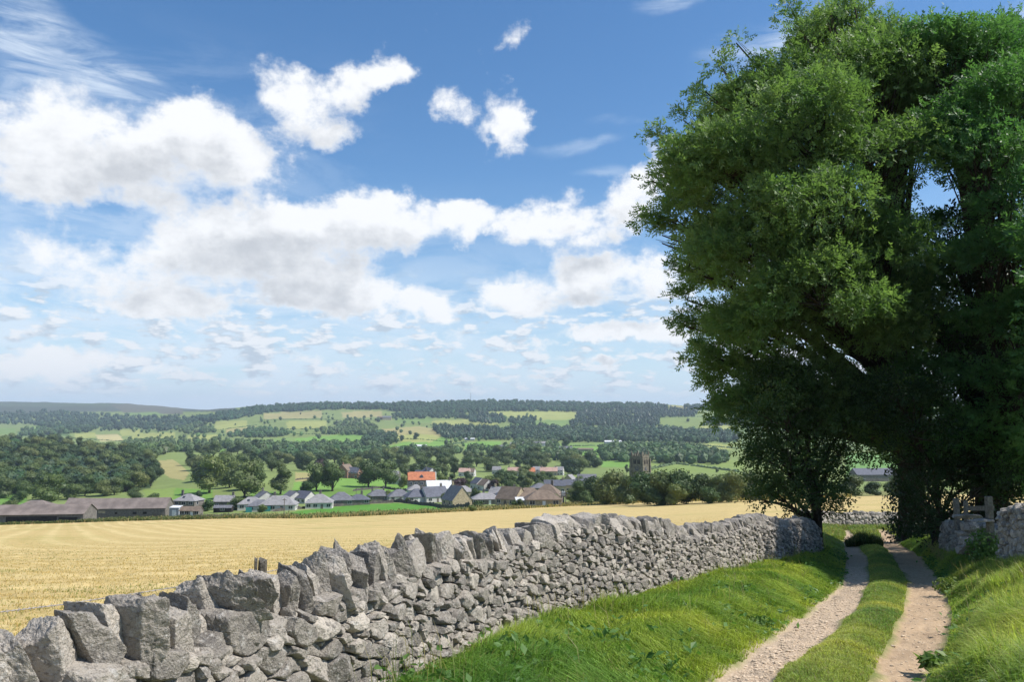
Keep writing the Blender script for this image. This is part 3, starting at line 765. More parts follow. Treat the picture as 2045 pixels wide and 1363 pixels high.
# ------------------------------------------------------------------ grass
def blades(P, h, w, lean, tint, rg, bend=0.45):
    n = len(P); a = rg.uniform(0, 2*math.pi, n)
    side = np.stack([np.cos(a), np.sin(a), 0*a], -1)*w[:, None]*0.5
    dirv = np.stack([np.cos(a+1.3), np.sin(a+1.3)], -1)*rg.uniform(0.1, 0.6, (n, 1))*h[:, None] + lean*h[:, None]
    mid = P.copy(); mid[:, :2] += dirv*0.30; mid[:, 2] += h*0.62
    tip = P.copy(); tip[:, :2] += dirv*1.0; tip[:, 2] += h*np.clip(1.0 - bend*np.linalg.norm(dirv, axis=1)/h, 0.45, 1)
    V = np.stack([P - side, P + side, mid - side*0.8, mid + side*0.8, tip], 1)
    b = (np.arange(n)*5)[:, None]
    Q = b + np.array([[0, 1, 3, 2]]); T = b + np.array([[2, 3, 4]])
    C = np.repeat(tint[:, None, :], 5, 1)
    return V.reshape(-1, 3), Q, T, C.reshape(-1, 3)
def grass_obj(name, P, h, w, lean, tint, rg, label, cat='grass', bend=0.45):
    V, Q, T, C = blades(P, h, w, lean, tint, rg, bend)
    mobj(name, make_mesh(name, V, quads=Q, tris=T, mats=[M['grass']], attrs={'tint': C}), label=label, category=cat, kind='stuff')
def scatter(n, xr, yr, keep, rg, power=1.0):
    Y = yr[0] + (yr[1]-yr[0])*rg.random(n)**power; X0, X1 = xr(Y)
    X = X0 + (X1-X0)*rg.random(n); k = keep(X, Y); return X[k], Y[k]
def greens(n, rg, X, Y, base, dry=0.06):
    t = np.array(base)[None]*(1 + rg.normal(size=(n, 1))*0.24)
    patch = fbm(X*1.1, Y*1.1, 3)[:, None]
    big = fbm(X*.35+40, Y*.35, 3)
    t = t*(1 + patch*0.5); t[:, 0] *= 1 + 0.4*patch[:, 0] + .28*big; t[:, 1] *= 1 + .12*big
    d = rg.random(n) < dry; t[d] = np.array([0.33, 0.28, 0.13])*(0.8+0.4*rg.random((d.sum(), 1)))
    return np.clip(t, 0.005, 0.8)
# weeds: leafy clumps
def leaf_cards(P, N_, size, rg, aspect=1.9, fold=0.25):
    """rhombic leaves: centre, facing, length"""
    n = len(P); r = rg.normal(size=(n, 3)); a = unit(np.cross(N_, r)); b = np.cross(N_, a)
    a = a*size[:, None]*.5; b = b*size[:, None]*.5/aspect
    up = N_*size[:, None]*fold*.3
    V = np.stack([P - a, P + b + up, P + a, P - b + up], 1).reshape(-1, 3)
    return V, (np.arange(n)*4)[:, None] + np.array([[0, 1, 2, 3]])
M['chips'] = simple('limestone_chips', (0.56, 0.445, 0.32), .9, .1, .35, 30)
M['weed_leaf'] = foliage('weed_leaf', (0.10, 0.175, 0.04), (0.165, 0.25, 0.06), .35, 3.0, .1)
def lane_grass():
    rg = np.random.default_rng(77)
    # verge below the main wall
    X, Y = scatter(300000, lambda y: (wall_x(y)+0.02, ex(EL1, y)+0.02), (6.2, 35), lambda X, Y: np.ones(len(X), bool), rg, 1.5)
    l1, wx = ex(EL1, Y), wall_x(Y); g = np.clip((l1 - X)/0.9, 0, 1)
    keep = rg.random(len(X)) < np.clip(0.25 + g*1.1 + fbm(X*3, Y*3, 3)*0.6, 0.04, 1); X, Y, g = X[keep], Y[keep], g[keep]
    clump = 1 + 0.6*fbm(X*1.6, Y*1.6, 3)
    h = (0.06 + 0.25*g**0.8)*np.clip(.3 + (X-wall_x(Y))/.55, .3, 1)*clump*rg.uniform(0.6, 1.25, len(X))
    P = np.stack([X, Y, ground_h(X, Y)-0.01], -1)
    lean = np.stack([0.34+0.5*fbm(X*.8, Y*.8, 2), -0.42+0.5*fbm(X*.8+9, Y*.8, 2)], -1)
    grass_obj('verge_grass', P, h, np.interp(Y, [6, 30], [0.007, 0.018])*rg.uniform(.7, 1.4, len(X)), lean, greens(len(X), rg, X, Y, (0.295, 0.395, 0.068), 0.03), rg, 'long lush green grass on the verge below the main stone wall', bend=0.6)
    # middle strip
    X, Y = scatter(260000, lambda y: (ex(EL2, y)+0.03, ex(ER1, y)-0.02), (5.6, 40), lambda X, Y: np.ones(len(X), bool), rg, 1.6)
    e = np.minimum(X-ex(EL2, Y), ex(ER1, Y)-X); keep = rg.random(len(X)) < np.clip(0.3 + e*3 + fbm(X*4, Y*4, 3)*0.9, 0.02, 1); X, Y, e = X[keep], Y[keep], e[keep]
    h = (0.035 + 0.06*np.clip(e*3, 0, 1))*rg.uniform(.6, 1.4, len(X))*(1+.5*fbm(X*2, Y*2, 2))
    P = np.stack([X, Y, ground_h(X, Y)-0.005], -1)
    grass_obj('lane_grass', P, h, np.interp(Y, [6, 30], [0.006, 0.016])*rg.uniform(.7, 1.3, len(X)), rg.normal(size=(len(X), 2))*0.3, greens(len(X), rg, X, Y, (0.33, 0.41, 0.105), 0.12), rg, 'short trodden grass strip between the two wheel ruts')
    # tall tussock in the strip where the lane bends, tint darkened for shade
    Tp = ground_px([1726], [1092])[0]; n = 2600
    a, r = rg.uniform(0, 6.28, n), np.sqrt(rg.random(n))*0.62
    X, Y = Tp[0]+r*np.cos(a)*1.1, Tp[1]+r*np.sin(a); P = np.stack([X, Y, ground_h(X, Y)-0.02], -1)
    V, Q, T, C = blades(P, (0.62-0.45*r)*rg.uniform(.6, 1.3, n), np.full(n, .022), np.stack([np.cos(a), np.sin(a)], -1)*r[:, None]*0.7, greens(n, rg, X, Y, (0.06, 0.10, 0.03), .1), rg)
    mobj('grass_tussock', make_mesh('grass_tussock', V, quads=Q, tris=T, mats=[M['grass']], attrs={'tint': C}), label='tussock of grass tinted dark for shade between the ruts at the bend of the lane', category='tussock')
    # right verge
    X, Y = scatter(330000, lambda y: (ex(ER2, y)+0.03, rwall_x(y)-0.05+1.2*((y > 17.4) & (y < 19.5))), (5.0, 34), lambda X, Y: np.ones(len(X), bool), rg, 1.35)
    g = np.clip((X-ex(ER2, Y))/0.7, 0, 1); keep = rg.random(len(X)) < np.clip(.3+g*1.1+fbm(X*3, Y*3, 3)*.6, .05, 1); X, Y, g = X[keep], Y[keep], g[keep]
    h = (0.06+0.27*g)*rg.uniform(.55, 1.3, len(X))*(1+.7*fbm(X*1.3, Y*1.3, 3)); P = np.stack([X, Y, ground_h(X, Y)-.01], -1)
    lean = np.stack([-0.25+.6*fbm(X*.7, Y*.7, 2), -0.25+.6*fbm(X*.7+5, Y*.7, 2)], -1)
    grass_obj('verge_grass', P, h, np.interp(Y, [6, 30], [0.007, 0.018])*rg.uniform(.7, 1.4, len(X)), lean, greens(len(X), rg, X, Y, (0.32, 0.42, 0.085), .07), rg, 'tall bright grass on the bank below the right-hand wall', bend=.55)
    # grass beyond the bend in front of the far wall
    X = rg.uniform(14.5, 28, 60000); Y = rg.uniform(36, 48.5, 60000)
    fy = np.interp(X, [p[0] for p in FWALL], [p[1] for p in FWALL]); rl, rr = lane_masks(X, Y)
    k = (Y < fy-.1) & (rl+rr < .3); X, Y = X[k], Y[k]; P = np.stack([X, Y, ground_h(X, Y)-.01], -1)
    grass_obj('verge_grass', P, rg.uniform(.08, .32, len(X)), np.full(len(X), .028), rg.normal(size=(len(X), 2))*.25, greens(len(X), rg, X, Y, (0.19, 0.26, 0.065), .15), rg, 'sunlit grass in front of the far wall at the bend')
    # straw stubble and wisps of the hay field just behind the wall
    n = 170000; Y = 6 + 90*rg.random(n)**2.0; X = Y*rg.uniform(-.75, .30, n); k = (X < wall_x(Y)-.75) & (rg.random(n) < np.clip(1.15 - Y/80, 0, 1)); X, Y = X[k], Y[k]
    P = np.stack([X, Y, ground_h(X, Y)-.01], -1); n = len(X)
    t = np.array([[0.54, 0.40, 0.165]])*(1+rg.normal(size=(n, 1))*.2); gr = (fbm(X*.25, Y*.25, 3) + rg.normal(size=n)*.15) > .42; t[gr] = np.array([[.24, .26, .07]])*(1+rg.normal(size=(gr.sum(), 1))*.2)
    grass_obj('hay_stubble', P, rg.uniform(.03, .085, n)*np.interp(Y, [6, 30, 90], [1, 1.2, .6]), np.interp(Y, [6, 60], [.007, .03]), rg.normal(size=(n, 2))*.7, np.clip(t, .01, .9), rg, 'short straw stubble of the mown hay field', 'stubble')
    # taller grass and stems at the edge between hay field, meadow and farm
    ex_, ey_ = [], []
    for a in range(34000):
        x = rg.uniform(-60, 1700); y = np.interp(x, *HAY_EDGE) - abs(rg.normal())*3.2 + .8; ex_.append(x); ey_.append(y)
    G = ground_px(ex_, ey_); n = len(G); kdry = rg.random(n) < np.interp(ex_, [0, 450, 520, 1100, 1600], [.15, .2, .5, .6, .8])
    t = np.where(kdry[:, None], np.array([[.40, .31, .14]]), np.array([[.105, .135, .04]]))*(1+rg.normal(size=(n, 1))*.2)
    hh = rg.uniform(.5, 1.5, n)*np.interp(ex_, [0, 450, 900, 1600], [1.0, 1.0, .8, .9])
    hh *= 1+.8*fbm(np.array(ex_)/25, np.array(ey_)/50, 3)
    grass_obj('field_margin_grass', G, np.clip(hh*.8, .25, 1.6), np.full(n, .24), rg.normal(size=(n, 2))*.25, np.clip(t, .01, .8), rg, 'rough tall grass along the far margin of the hay field')
    # thin seed stems standing above the verges
    n = 2600; Y = 6 + 24*rg.random(n)**1.4; side_ = rg.random(n) < .55
    X = np.where(side_, ex(ER2, Y) + .25 + rg.random(n)*np.maximum(rwall_x(Y)-ex(ER2, Y)-.35, .1), wall_x(Y) + .05 + rg.random(n)**1.6*np.maximum(ex(EL1, Y)-wall_x(Y)-.4, .1))
    k = fbm(X*.9, Y*.9, 3) + rg.normal(size=n)*.15 > .08; X, Y = X[k], Y[k]; n = len(X)
    P = np.stack([X, Y, ground_h(X, Y)-.01], -1); t = np.where(rg.random((n, 1)) < .6, np.array([[.42, .36, .19]]), np.array([[.26, .31, .10]]))
    grass_obj('seed_stems', P, rg.uniform(.35, .7, n), np.interp(Y, [6, 30], [.006, .014]), rg.normal(size=(n, 2))*.2+[-.15, -.05], t, rg, 'thin dry seed stems rising above the verge grass', bend=.4)
    # broad-leaved weeds mixed into the verges
    n = 620; Y = 6 + 22*rg.random(n)**1.5; side_ = rg.random(n) < .45
    X = np.where(side_, ex(ER2, Y) + .05 + rg.random(n)**1.5*np.maximum(rwall_x(Y)-ex(ER2, Y)-.2, .1), ex(EL1, Y) - .02 - rg.random(n)**1.3*np.maximum(ex(EL1, Y)-wall_x(Y)-.15, .1))
    k = fbm(X*.8+20, Y*.8, 3) + rg.normal(size=n)*.2 > .0; X, Y = X[k], Y[k]; n = len(X); m = 12
    hh = .06 + .22*np.clip(np.minimum(np.abs(X-ex(ER2, Y)), np.abs(X-ex(EL1, Y)))/.7, 0, 1)
    C = np.repeat(np.stack([X, Y, ground_h(X, Y)], -1), m, 0); o = rg.normal(size=(n*m, 3))*[.085, .085, 0]; o[:, 2] = rg.uniform(.2, 1.05, n*m)*np.repeat(hh, m)
    V, Q = leaf_cards(C + o, unit(rg.normal(size=(n*m, 3))*.6 + [0, 0, 1]), rg.uniform(.045, .12, n*m), rg, 1.7)
    mobj('verge_weeds', make_mesh('verge_weeds', V, quads=Q, mats=[M['weed_leaf']]), label='low broad-leaved weeds mixed into the verge grass', category='weeds', kind='stuff')
    # pebbles in the ruts
    X, Y = scatter(4200, lambda y: (ex(EL1, y)+.12, ex(EL2, y)-.05), (5.5, 24), lambda X, Y: np.ones(len(X), bool), rg, 1.6)
    X2, Y2 = scatter(700, lambda y: (ex(ER1, y)+.05, ex(ER2, y)-.05), (5.5, 24), lambda X, Y: np.ones(len(X), bool), rg, 1.6)
    X, Y = np.append(X, X2), np.append(Y, Y2); n = len(X)
    s_ = rg.uniform(.005, .014, n)*np.where(rg.random(n) < .05, 2.0, 1)
    V, Fc = random_rocks(n, np.stack([s_*1.2, s_, s_*.65], 1), 1, .03, 8, rg)
    V = V + np.stack([X, Y, ground_h(X, Y)+s_*.25], -1)[:, None, :]
    V, Fc, T = merge([(V, Fc, .5+.5*rg.random(n))])
    mobj('gravel', make_mesh('gravel', V, tris=Fc, mats=[M['chips']], attrs={'tone': T}), label='loose pale limestone chippings in the wheel ruts', category='gravel', kind='stuff')
lane_grass()

def weed(x, y, h, r, nleaf, label, cat, seed, mat='weed_leaf', size=.07, loc=None):
    rg = np.random.default_rng(seed); g = ground_px([x], [y])[0] if loc is None else np.array(loc)
    d = unit(rg.normal(size=(nleaf, 3))); rr = rg.random((nleaf, 1))**.4
    P = g + d*rr*[r, r, h*.55] + [0, 0, h*.5]
    V, Q = leaf_cards(P, unit(d + rg.normal(size=d.shape)*.7 + [0, 0, .5]), rg.uniform(.6, 1.3, nleaf)*size, rg)
    root = thing(cat.replace(' ', '_'), tuple(g), label, cat); root.location = (0, 0, 0)
    mobj('leaves', make_mesh('leaves', V, quads=Q, mats=[M[mat]]), root)
    mb = MB()
    for k in range(7): mb.tube(g-[0, 0, .03], g + d[k]*[r*.8, r*.8, h*.4] + [0, 0, h*.55], .006, 4)
    mb.build('stems', M['shrub'], root)
weed(1093, 1262, .40, .22, 700, 'small leafy nettle clump growing at the foot of the long wall', 'nettle clump', 3, size=.07)
weed(1175, 1238, .28, .15, 260, 'yellow flowered weed against the foot of the long wall', 'weed', 4, size=.05)
weed(1872, 1340, .16, .2, 130, 'leafy dock clump at the edge of the right-hand rut', 'dock clump', 5, size=.13)
weed(1512, 1256, .16, .22, 110, 'dark leafy clump in the verge beside the gravel rut', 'weed', 6, size=.10)
weed(1896, 1190, .34, .3, 260, 'bushy weed overhanging the right-hand rut near the shade', 'weed', 8, size=.09)

# ------------------------------------------------------------------ tubes for branches
def tube_path(P, r, n=6):
    P = np.asarray(P, float); r = np.asarray(r, float); k = len(P)
    t = np.gradient(P, axis=0); t = unit(t); ref = np.tile(np.array([[.31, .17, .93]]), (k, 1)); 
    ref[np.abs((t*ref).sum(1)) > .9] = [1, 0, 0]
    u = unit(np.cross(t, ref)); v = np.cross(t, u); a = np.linspace(0, 2*math.pi, n, endpoint=False)
    V = P[:, None] + r[:, None, None]*(np.cos(a)[None, :, None]*u[:, None] + np.sin(a)[None, :, None]*v[:, None])
    i = np.arange(k-1)[:, None]*n + np.arange(n)[None]; j = np.arange(k-1)[:, None]*n + (np.arange(n)[None]+1) % n
    return V.reshape(-1, 3), np.stack([i, j, j+n, i+n], -1).reshape(-1, 4)
def bez(a, b, c, n): 
    t = np.linspace(0, 1, n)[:, None]; return (1-t)**2*a + 2*t*(1-t)*b + t*t*c
class Tubes:
    def __init__(s): s.V = []; s.Q = []; s.b = 0
    def add(s, P, r, n=6):
        V, Q = tube_path(P, r, n); s.V.append(V); s.Q.append(Q + s.b); s.b += len(V)
    def mesh(s, name, mat): return make_mesh(name, np.concatenate(s.V), quads=np.concatenate(s.Q), mats=[mat], smooth=True)

# ------------------------------------------------------------------ the big trees by the lane
def px_at(x, y, D):
    ta, s = ray(x, y); return np.array([ta*D, D, s*D])
def sprays(P, dirs, L, rg, nl=9, leaflet=(.115, .042)):
    """ash-like compound leaves: a bent axis with paired leaflets"""
    n = len(P); d = unit(dirs); sd = unit(np.cross(d, rg.normal(size=(n, 3)))); up = np.cross(sd, d)
    Vs = []
    for k in range(nl):
        if k == nl-1: t, s = 1.0, 0
        else: t, s = .25 + .7*(k//2)/max(1, (nl-2)//2), (1 if k % 2 else -1)
        base = P + d*(L*t)[:, None] - up*(L*.28*t*t)[:, None]
        ld = unit(d*(.55 if s else 1) + sd*s*.85 - up*.25 + rg.normal(size=(n, 3))*.22)
        wv = unit(np.cross(ld, up + rg.normal(size=(n, 3))*.35))
        l_ = leaflet[0]*rg.uniform(.75, 1.25, (n, 1)); w_ = leaflet[1]*rg.uniform(.8, 1.2, (n, 1))
        Vs.append(np.stack([base, base + ld*l_*.5 + wv*w_*.5, base + ld*l_, base + ld*l_*.5 - wv*w_*.5], 1))
    V = np.stack(Vs, 1).reshape(-1, 3)
    return V, (np.arange(n*nl)*4)[:, None] + np.array([[0, 1, 2, 3]])

def big_tree(name, label, cat, base, trunk_top, lobes, seed, dens, leaf='leaf', trunk_r=.5, wind=(-.6, -.15, -.06), leaflet=(.15, .056), ivy=None, spray_per=46, cl_r=(.45, .95), nl=9, gaps=()):
    rg = np.random.default_rng(seed); root = thing(name, tuple(base), label, cat); root.location = (0, 0, 0)
    base, top = np.array(base), np.array(trunk_top)
    wood, twig = Tubes(), Tubes()
    n = 14; t = np.linspace(0, 1, n)[:, None]
    ax = base*(1-t) + top*t + np.concatenate([.25*np.sin(t*5), .2*np.sin(t*4+1), 0*t], 1)*t*(1-t)*2
    rr = trunk_r*(1 - .62*t[:, 0]) ; rr[0] *= 1.45; rr[1] *= 1.12
    wood.add(ax, rr, 12)
    C, Rd, CS = [], [], []
    for (x, y, rp, D) in lobes:
        c = px_at(x, y, D); r = rp*D/F; 
        # limb from the trunk to the lobe
        hfrac = np.clip((c[2]-base[2])/(top[2]-base[2])*.62 - .05, .30, .97)
        k = hfrac*(n-1); i = int(k); st = ax[min(i, n-1)]
        mid = st*.45 + c*.55 + [0, 0, .10*np.linalg.norm(c-st)] + rg.normal(size=3)*.3
        L = np.linalg.norm(c-st); P = bez(st, mid, c, 9); r0 = max(.05, min(trunk_r*.5*(1-hfrac*.5), .035*L+.04))
        wood.add(P, np.linspace(r0, .025, 9), 7)
        ncl = max(2 if r < .55 else 4, int(dens*r*r*4)); d = unit(rg.normal(size=(ncl, 3))); d[:, 2] = np.where((d[:, 2] < -.3), -d[:, 2]*.6, d[:, 2]); d = unit(d)
        f = rg.uniform(.35, 1.08, ncl)**.6
        cc = c + d*(r*f)[:, None]*[1.0, .95, .92]
        for q_, dd in zip(cc, d):
            C.append(q_); Rd.append(dd); CS.append(min(1.0, max(.62, r/1.2)))
            s0 = P[rg.integers(4, 9)]; m = s0*.5 + q_*.5 + [0, 0, .12*np.linalg.norm(q_-s0)] + rg.normal(size=3)*.12
            twig.add(bez(s0, m, q_, 5), np.linspace(.032, .008, 5), 4)
    C, Rd = np.array(C), np.array(Rd)
    keepc = np.ones(len(C), bool)
    if gaps:
        px, py = project(C[:, 0], C[:, 1], C[:, 2]); keep = np.ones(len(C), bool)
        for (gx, gy, gr) in gaps: keep &= ((px-gx)**2 + (py-gy)**2 > gr*gr) | (rg.random(len(C)) < .03)
        C, Rd = C[keep], Rd[keep]; keepc = keep
    vo = vnoise3(C*.62 + 3) + .5*vnoise3(C*1.5) + rg.normal(size=len(C))*.06 + (np.array(CS)[keepc] < .6) > -.22        # airy voids between the boughs
    C, Rd = C[vo], Rd[vo]; CS = list(np.array(CS)[keepc][vo]); keepc = np.ones(len(C), bool)
    m = len(C); cr = rg.uniform(*cl_r, m)*np.array(CS)[keepc]
    idx = np.repeat(np.arange(m), spray_per); idx = idx[rg.random(len(idx)) < np.where(np.array(CS)[idx] < .75, .55, 1.0)]; N_ = len(idx)
    o = unit(rg.normal(size=(N_, 3)))*(rg.random((N_, 1))**.45)
    P = C[idx] + o*cr[idx][:, None]*[1.25, 1.15, .68]
    dirs = o*.8 + Rd[idx]*.45 + np.array(wind) + rg.normal(size=(N_, 3))*.35
    L = rg.uniform(.22, .38, N_)
    V, Q = sprays(P, dirs, L, rg, nl, leaflet)
    mobj('trunk', wood.mesh('trunk', M['bark']), root)
    mobj('twigs', twig.mesh('twigs', M['bark']), root)
    mobj('crown', make_mesh('crown', V, quads=Q, mats=[M[leaf]]), root)
    if ivy:
        z0, z1, dn, rad_ = ivy; nI = dn; tt = rg.uniform(z0, z1, nI); a = rg.uniform(0, 6.283, nI)
        c = np.stack([np.interp(tt, t[:, 0], ax[:, i]) for i in range(3)], -1); rI = np.interp(tt, t[:, 0], rr)+rad_*rg.random(nI)**.7*(1+.6*np.sin(tt*31+a*2))
        d = np.stack([np.cos(a), np.sin(a), 0*a], -1); Pi = c + d*rI[:, None] + rg.normal(size=(nI, 3))*.06
        Vi, Qi = leaf_cards(Pi, unit(d + rg.normal(size=d.shape)*.5 + [0, 0, .3]), rg.uniform(.08, .17, nI), rg, 1.3)
        mobj('ivy', make_mesh('ivy', Vi, quads=Qi, mats=[M['ivy']]), root)
    print(name, 'clusters', m, 'sprays', N_)
    return root
rgl = np.random.default_rng(4)
def LB(lst, D0, sp): return [(x, y, r, D0 + (dz if dz is not None else rgl.uniform(-sp, sp))) for (x, y, r, *dz_) in lst for dz in [dz_[0] if dz_ else None]]
A_lobes = LB([(1665,100,80),(1585,155,58),(1475,235,66),(1410,310,66),(1392,400,64),(1352,440,40),(1470,350,110,-3),(1620,270,125,-4),(1740,170,100,-2),(1700,28,38),(1655,50,30),(1425,560,54),(1435,650,50),(1412,700,28),
  (1500,520,105,-4),(1620,450,130,-5),(1740,330,110,-4),(1530,665,95,-3),(1640,610,120,-5),(1745,520,95,-4),(1720,690,90,-3),(1560,330,90,2),(1680,560,110,3),(1800,250,95,0),(1480,760,58,-1),(1570,790,75,-2),(1690,790,70,0),
  (1790,640,80,-3),(1440,480,66,0),(1530,220,76,0),(1365,240,26,0),(1322,470,22,0),(1376,540,32,0),(1600,55,22,0),(1760,110,70,0),(1805,130,62,0),(1835,205,70,-1),(1470,85,14,0),(1585,28,18,0),(1440,132,20,0),(1408,182,18,0),(1306,266,9,0),(1335,300,18,0),(1303,362,16,0),(1298,432,18,0),(1322,486,16,0),(1350,514,14,0),(1372,600,16,0),(1366,650,16,0),(1378,716,14,0),(1432,742,13,0),(1432,776,15,0),(1456,806,18,0),(1482,850,20,0),(1705,6,20,0),(1764,42,18,0),(1655,12,20,0),(1440,720,40,-1),(1500,820,60,-2),(1560,840,60,-2),(1775,870,48,-3),(1760,820,60,-3),(1800,830,60,-3.5),(1700,850,50,-3),(1812,900,46,-3.5)], 31, 3.5)
A_gaps = [(1600,712,24),(1572,700,16),(1365,500,20),(1882,382,25),(1815,395,12),(1540,775,20),(1450,745,22),(1745,935,34)]
big_tree('ash_tree', 'tallest spreading ash tree with sunlit upper crown over the lane', 'tree', ground_px([1828],[1083])[0]-[0,0,.2], px_at(1762, 250, 31.5), A_lobes, 41, 3.6, trunk_r=.55, ivy=(0.0, .72, 9000, .42), gaps=A_gaps)
B_lobes = LB([(1855,120,72),(1940,115,80),(2020,110,72),(1900,215,100),(2010,230,100,-2),(2110,190,110),(2200,330,150),(1975,320,85,-3),(2060,420,100,-3),(2140,560,120),(1905,285,80),(2040,330,80),
  (2000,520,70,-3),(2080,650,110,-3),(1985,660,75,-1),(2030,800,100,-3),(1935,760,80,0),(1880,700,70,2),(1850,620,60,1),(1850,790,85,0),(1950,880,90,-2),(2060,930,90,-2),(1860,470,52,1),(1900,540,55,1),(1830,560,45,2),(2230,520,150,-5),(2260,760,150,-7),(2200,880,110,-6.5),(2260,470,165,-8.0),(2270,600,150,-9.6),(2330,380,140,-8.6),(2240,650,130,-6.5)], 29, 2.5)
B_gaps = [(1882,382,25),(1850,380,12),(1912,398,14),(1925,585,14),(1850,450,14)]
_bb = px_at(1978, 1010, 27.5); _bb[2] = gz(_bb[0], _bb[1]) - .2
big_tree('ash_tree', 'ivy-clad ash tree rising behind the stile at the right edge', 'tree', _bb, px_at(1955, 190, 28.5), B_lobes, 43, 3.5, trunk_r=.5, ivy=(0, .9, 16000, .75), gaps=B_gaps)
C_lobes = LB([(1520,830,44),(1570,850,68,-1),(1640,850,75,0),(1525,905,44),(1580,930,70,-1),(1650,920,75),(1600,985,62,-1),(1555,990,44),(1665,985,45),(1620,800,70),(1700,840,50),(1532,960,36),(1575,1020,30),(1690,890,40),(1540,770,50),(1640,1015,26),(1516,1005,20)], 27.5, 1.5)
_cb = px_at(1632, 1090, 28.0); _cb[2] = gz(_cb[0], _cb[1]) - .1
big_tree('field_maple', 'shade-darkened drooping maple standing just behind the far end of the long wall', 'tree', _cb, px_at(1612, 860, 28), C_lobes, 47, 3.4, 'leaf_shaded', .22, (-.1, -.1, -.35), (.12, .055), spray_per=34, cl_r=(.35, .7), nl=7, gaps=[(1745,945,36),(1560,1040,10)])
D_lobes = LB([(1830,930,55),(1850,1010,50),(1895,960,55),(1935,930,60),(1840,1060,40),(1885,1040,38),(1815,870,60),(1905,880,65),(1995,960,60),(1960,985,35),(2040,985,40),(1800,990,24),(1790,800,60),(1862,1090,28)], 27, 1.2)
_db = px_at(1872, 1085, 27); _db[2] = gz(_db[0], _db[1]) - .1
big_tree('hawthorn', 'dense dark hawthorn thicket at the right of the lane beneath the ashes', 'tree', _db, px_at(1868, 920, 27.3), D_lobes, 49, 4.2, 'leaf_dark', .16, (0, -.1, -.2), (.085, .055), spray_per=40, cl_r=(.3, .65), nl=7, gaps=[(1745,945,42),(1735,1010,44)])
# ------------------------------------------------------------------ trees of the valley
def crown_cards(seed, n, card, lobes=9, h=1.0, w=.42, low=.10, flat=.85):
    """unit tree crown: cards over several lobes, plus dark inner lumps"""
    rg = np.random.default_rng(seed); V_, Q_, T_, b = [], [], [], 0
    L = []
    for k in range(lobes):
        a = k*2.4 + rg.uniform(-.4, .4); z = low + (1-low)*(.22 + .58*((k*.618) % 1)); 
        prof = math.sin(math.pi*np.clip((z-low)/(1-low)*.86+.12, 0, 1))**.7
        rr = w*.55*prof*rg.uniform(.7, 1.1); r = w*rg.uniform(.42, .62)*(.75+.25*prof)
        L.append((rr*math.cos(a), rr*math.sin(a), min(max(z, low+r*.6), 1-r*.72), r))
    L.append((0, 0, 1-w*.5, w*.5)); L.append((0, 0, low+(1-low)*.45, w*.7))
    L = np.array(L); pr = L[:, 3]**2; pr /= pr.sum(); k = rg.choice(len(L), n, p=pr)
    d = unit(rg.normal(size=(n, 3))); f = rg.uniform(.72, 1.12, (n, 1))
    P = L[k, :3] + d*f*L[k, 3:4]*[1, 1, flat]
    P[:, 2] = np.maximum(P[:, 2], low*.8)
    V, Q = leaf_cards(P, unit(d + rg.normal(size=(n, 3))*.45), card*rg.uniform(.55, 1.35, n), rg, 1.35, .4)
    V_.append(V); Q_.append(Q); b = len(V)
    U, Fc = ICO[2]
    for l in L:
        Vi = l[:3] + U*l[3]*[.70, .70, .60]*(1+.12*rg.normal(size=(len(U), 1))); V_.append(Vi); T_.append(Fc+b); b += len(Vi)
    return np.concatenate(V_), np.concatenate(Q_), np.concatenate(T_)
def trunk_mesh(seed, low=.3, r=.028):
    rg = np.random.default_rng(seed); t = Tubes(); t.add(np.array([[0, 0, -.04], [0, 0, low*.5], [.01, .01, low], [.0, .02, .62]]), [r*1.4, r, r*.8, r*.3], 7)
    for k in range(4):
        a = k*1.6+rg.uniform(-.4, .4); t.add(bez(np.array([0, 0, low*.8]), np.array([.08*math.cos(a), .08*math.sin(a), low+.1]), np.array([.2*math.cos(a), .2*math.sin(a), .55]), 4), [r*.5, r*.4, r*.3, r*.15], 5)
    return t.mesh('trunk', M['bark'])
TV = {}
for kind, mat, n, card, w, low, lob in (('round', 'crown_mid', 2600, .052, .46, .10, 10), ('round', 'crown_mid', 2600, .052, .42, .06, 11), ('round', 'crown_dark', 2400, .052, .44, .06, 9), ('round', 'crown_pale', 2400, .052, .45, .08, 10),
                          ('tall', 'crown_mid', 2600, .045, .33, .10, 11), ('tall', 'crown_dark', 2400, .045, .30, .06, 11), ('copper', 'copper', 2400, .05, .55, .06, 11), ('bush', 'crown_mid', 1500, .085, .62, .0, 8), ('bush', 'shrub', 1500, .085, .6, .0, 8), ('full', 'crown_mid', 3000, .060, .50, .0, 13), ('full', 'crown_dark', 3000, .060, .46, .0, 12), ('full', 'crown_pale', 3000, .060, .50, .0, 13)):
    sd = len(TV)*7+100; V, Q, T = crown_cards(sd, n, card, lob, 1.0, w, low)
    TV[len(TV)] = (kind, make_mesh('crown', V, quads=Q, tris=T, mats=[M[mat]]), trunk_mesh(sd, max(low, .12)))
KIND = {}
for i, (k, *_r) in TV.items(): KIND.setdefault(k, []).append(i)
rt = np.random.default_rng(314)
NT_ = [0]
def tree(name, label, px, py, hpx, kind='round', wr=1.0, group=None, var=None, cat='tree', parts=True, pos=None, h=None):
    g = ground_px([px], [py])[0] if pos is None else np.asarray(pos)
    hh = hpx*g[1]/F if h is None else h; v = var if var is not None else KIND[kind][rt.integers(len(KIND[kind]))]
    o = thing(name, (g[0], g[1], g[2]-.02*hh), label, cat, group, rt.uniform(0, 6.28)); s = hh*rt.uniform(.96, 1.04); o.scale = (s*wr, s*wr, s)
    mobj('crown', TV[v][1], o)
    if kind not in ('bush', 'full') and v < 9: mobj('trunk', TV[v][2], o)
    NT_[0] += 1
    return o
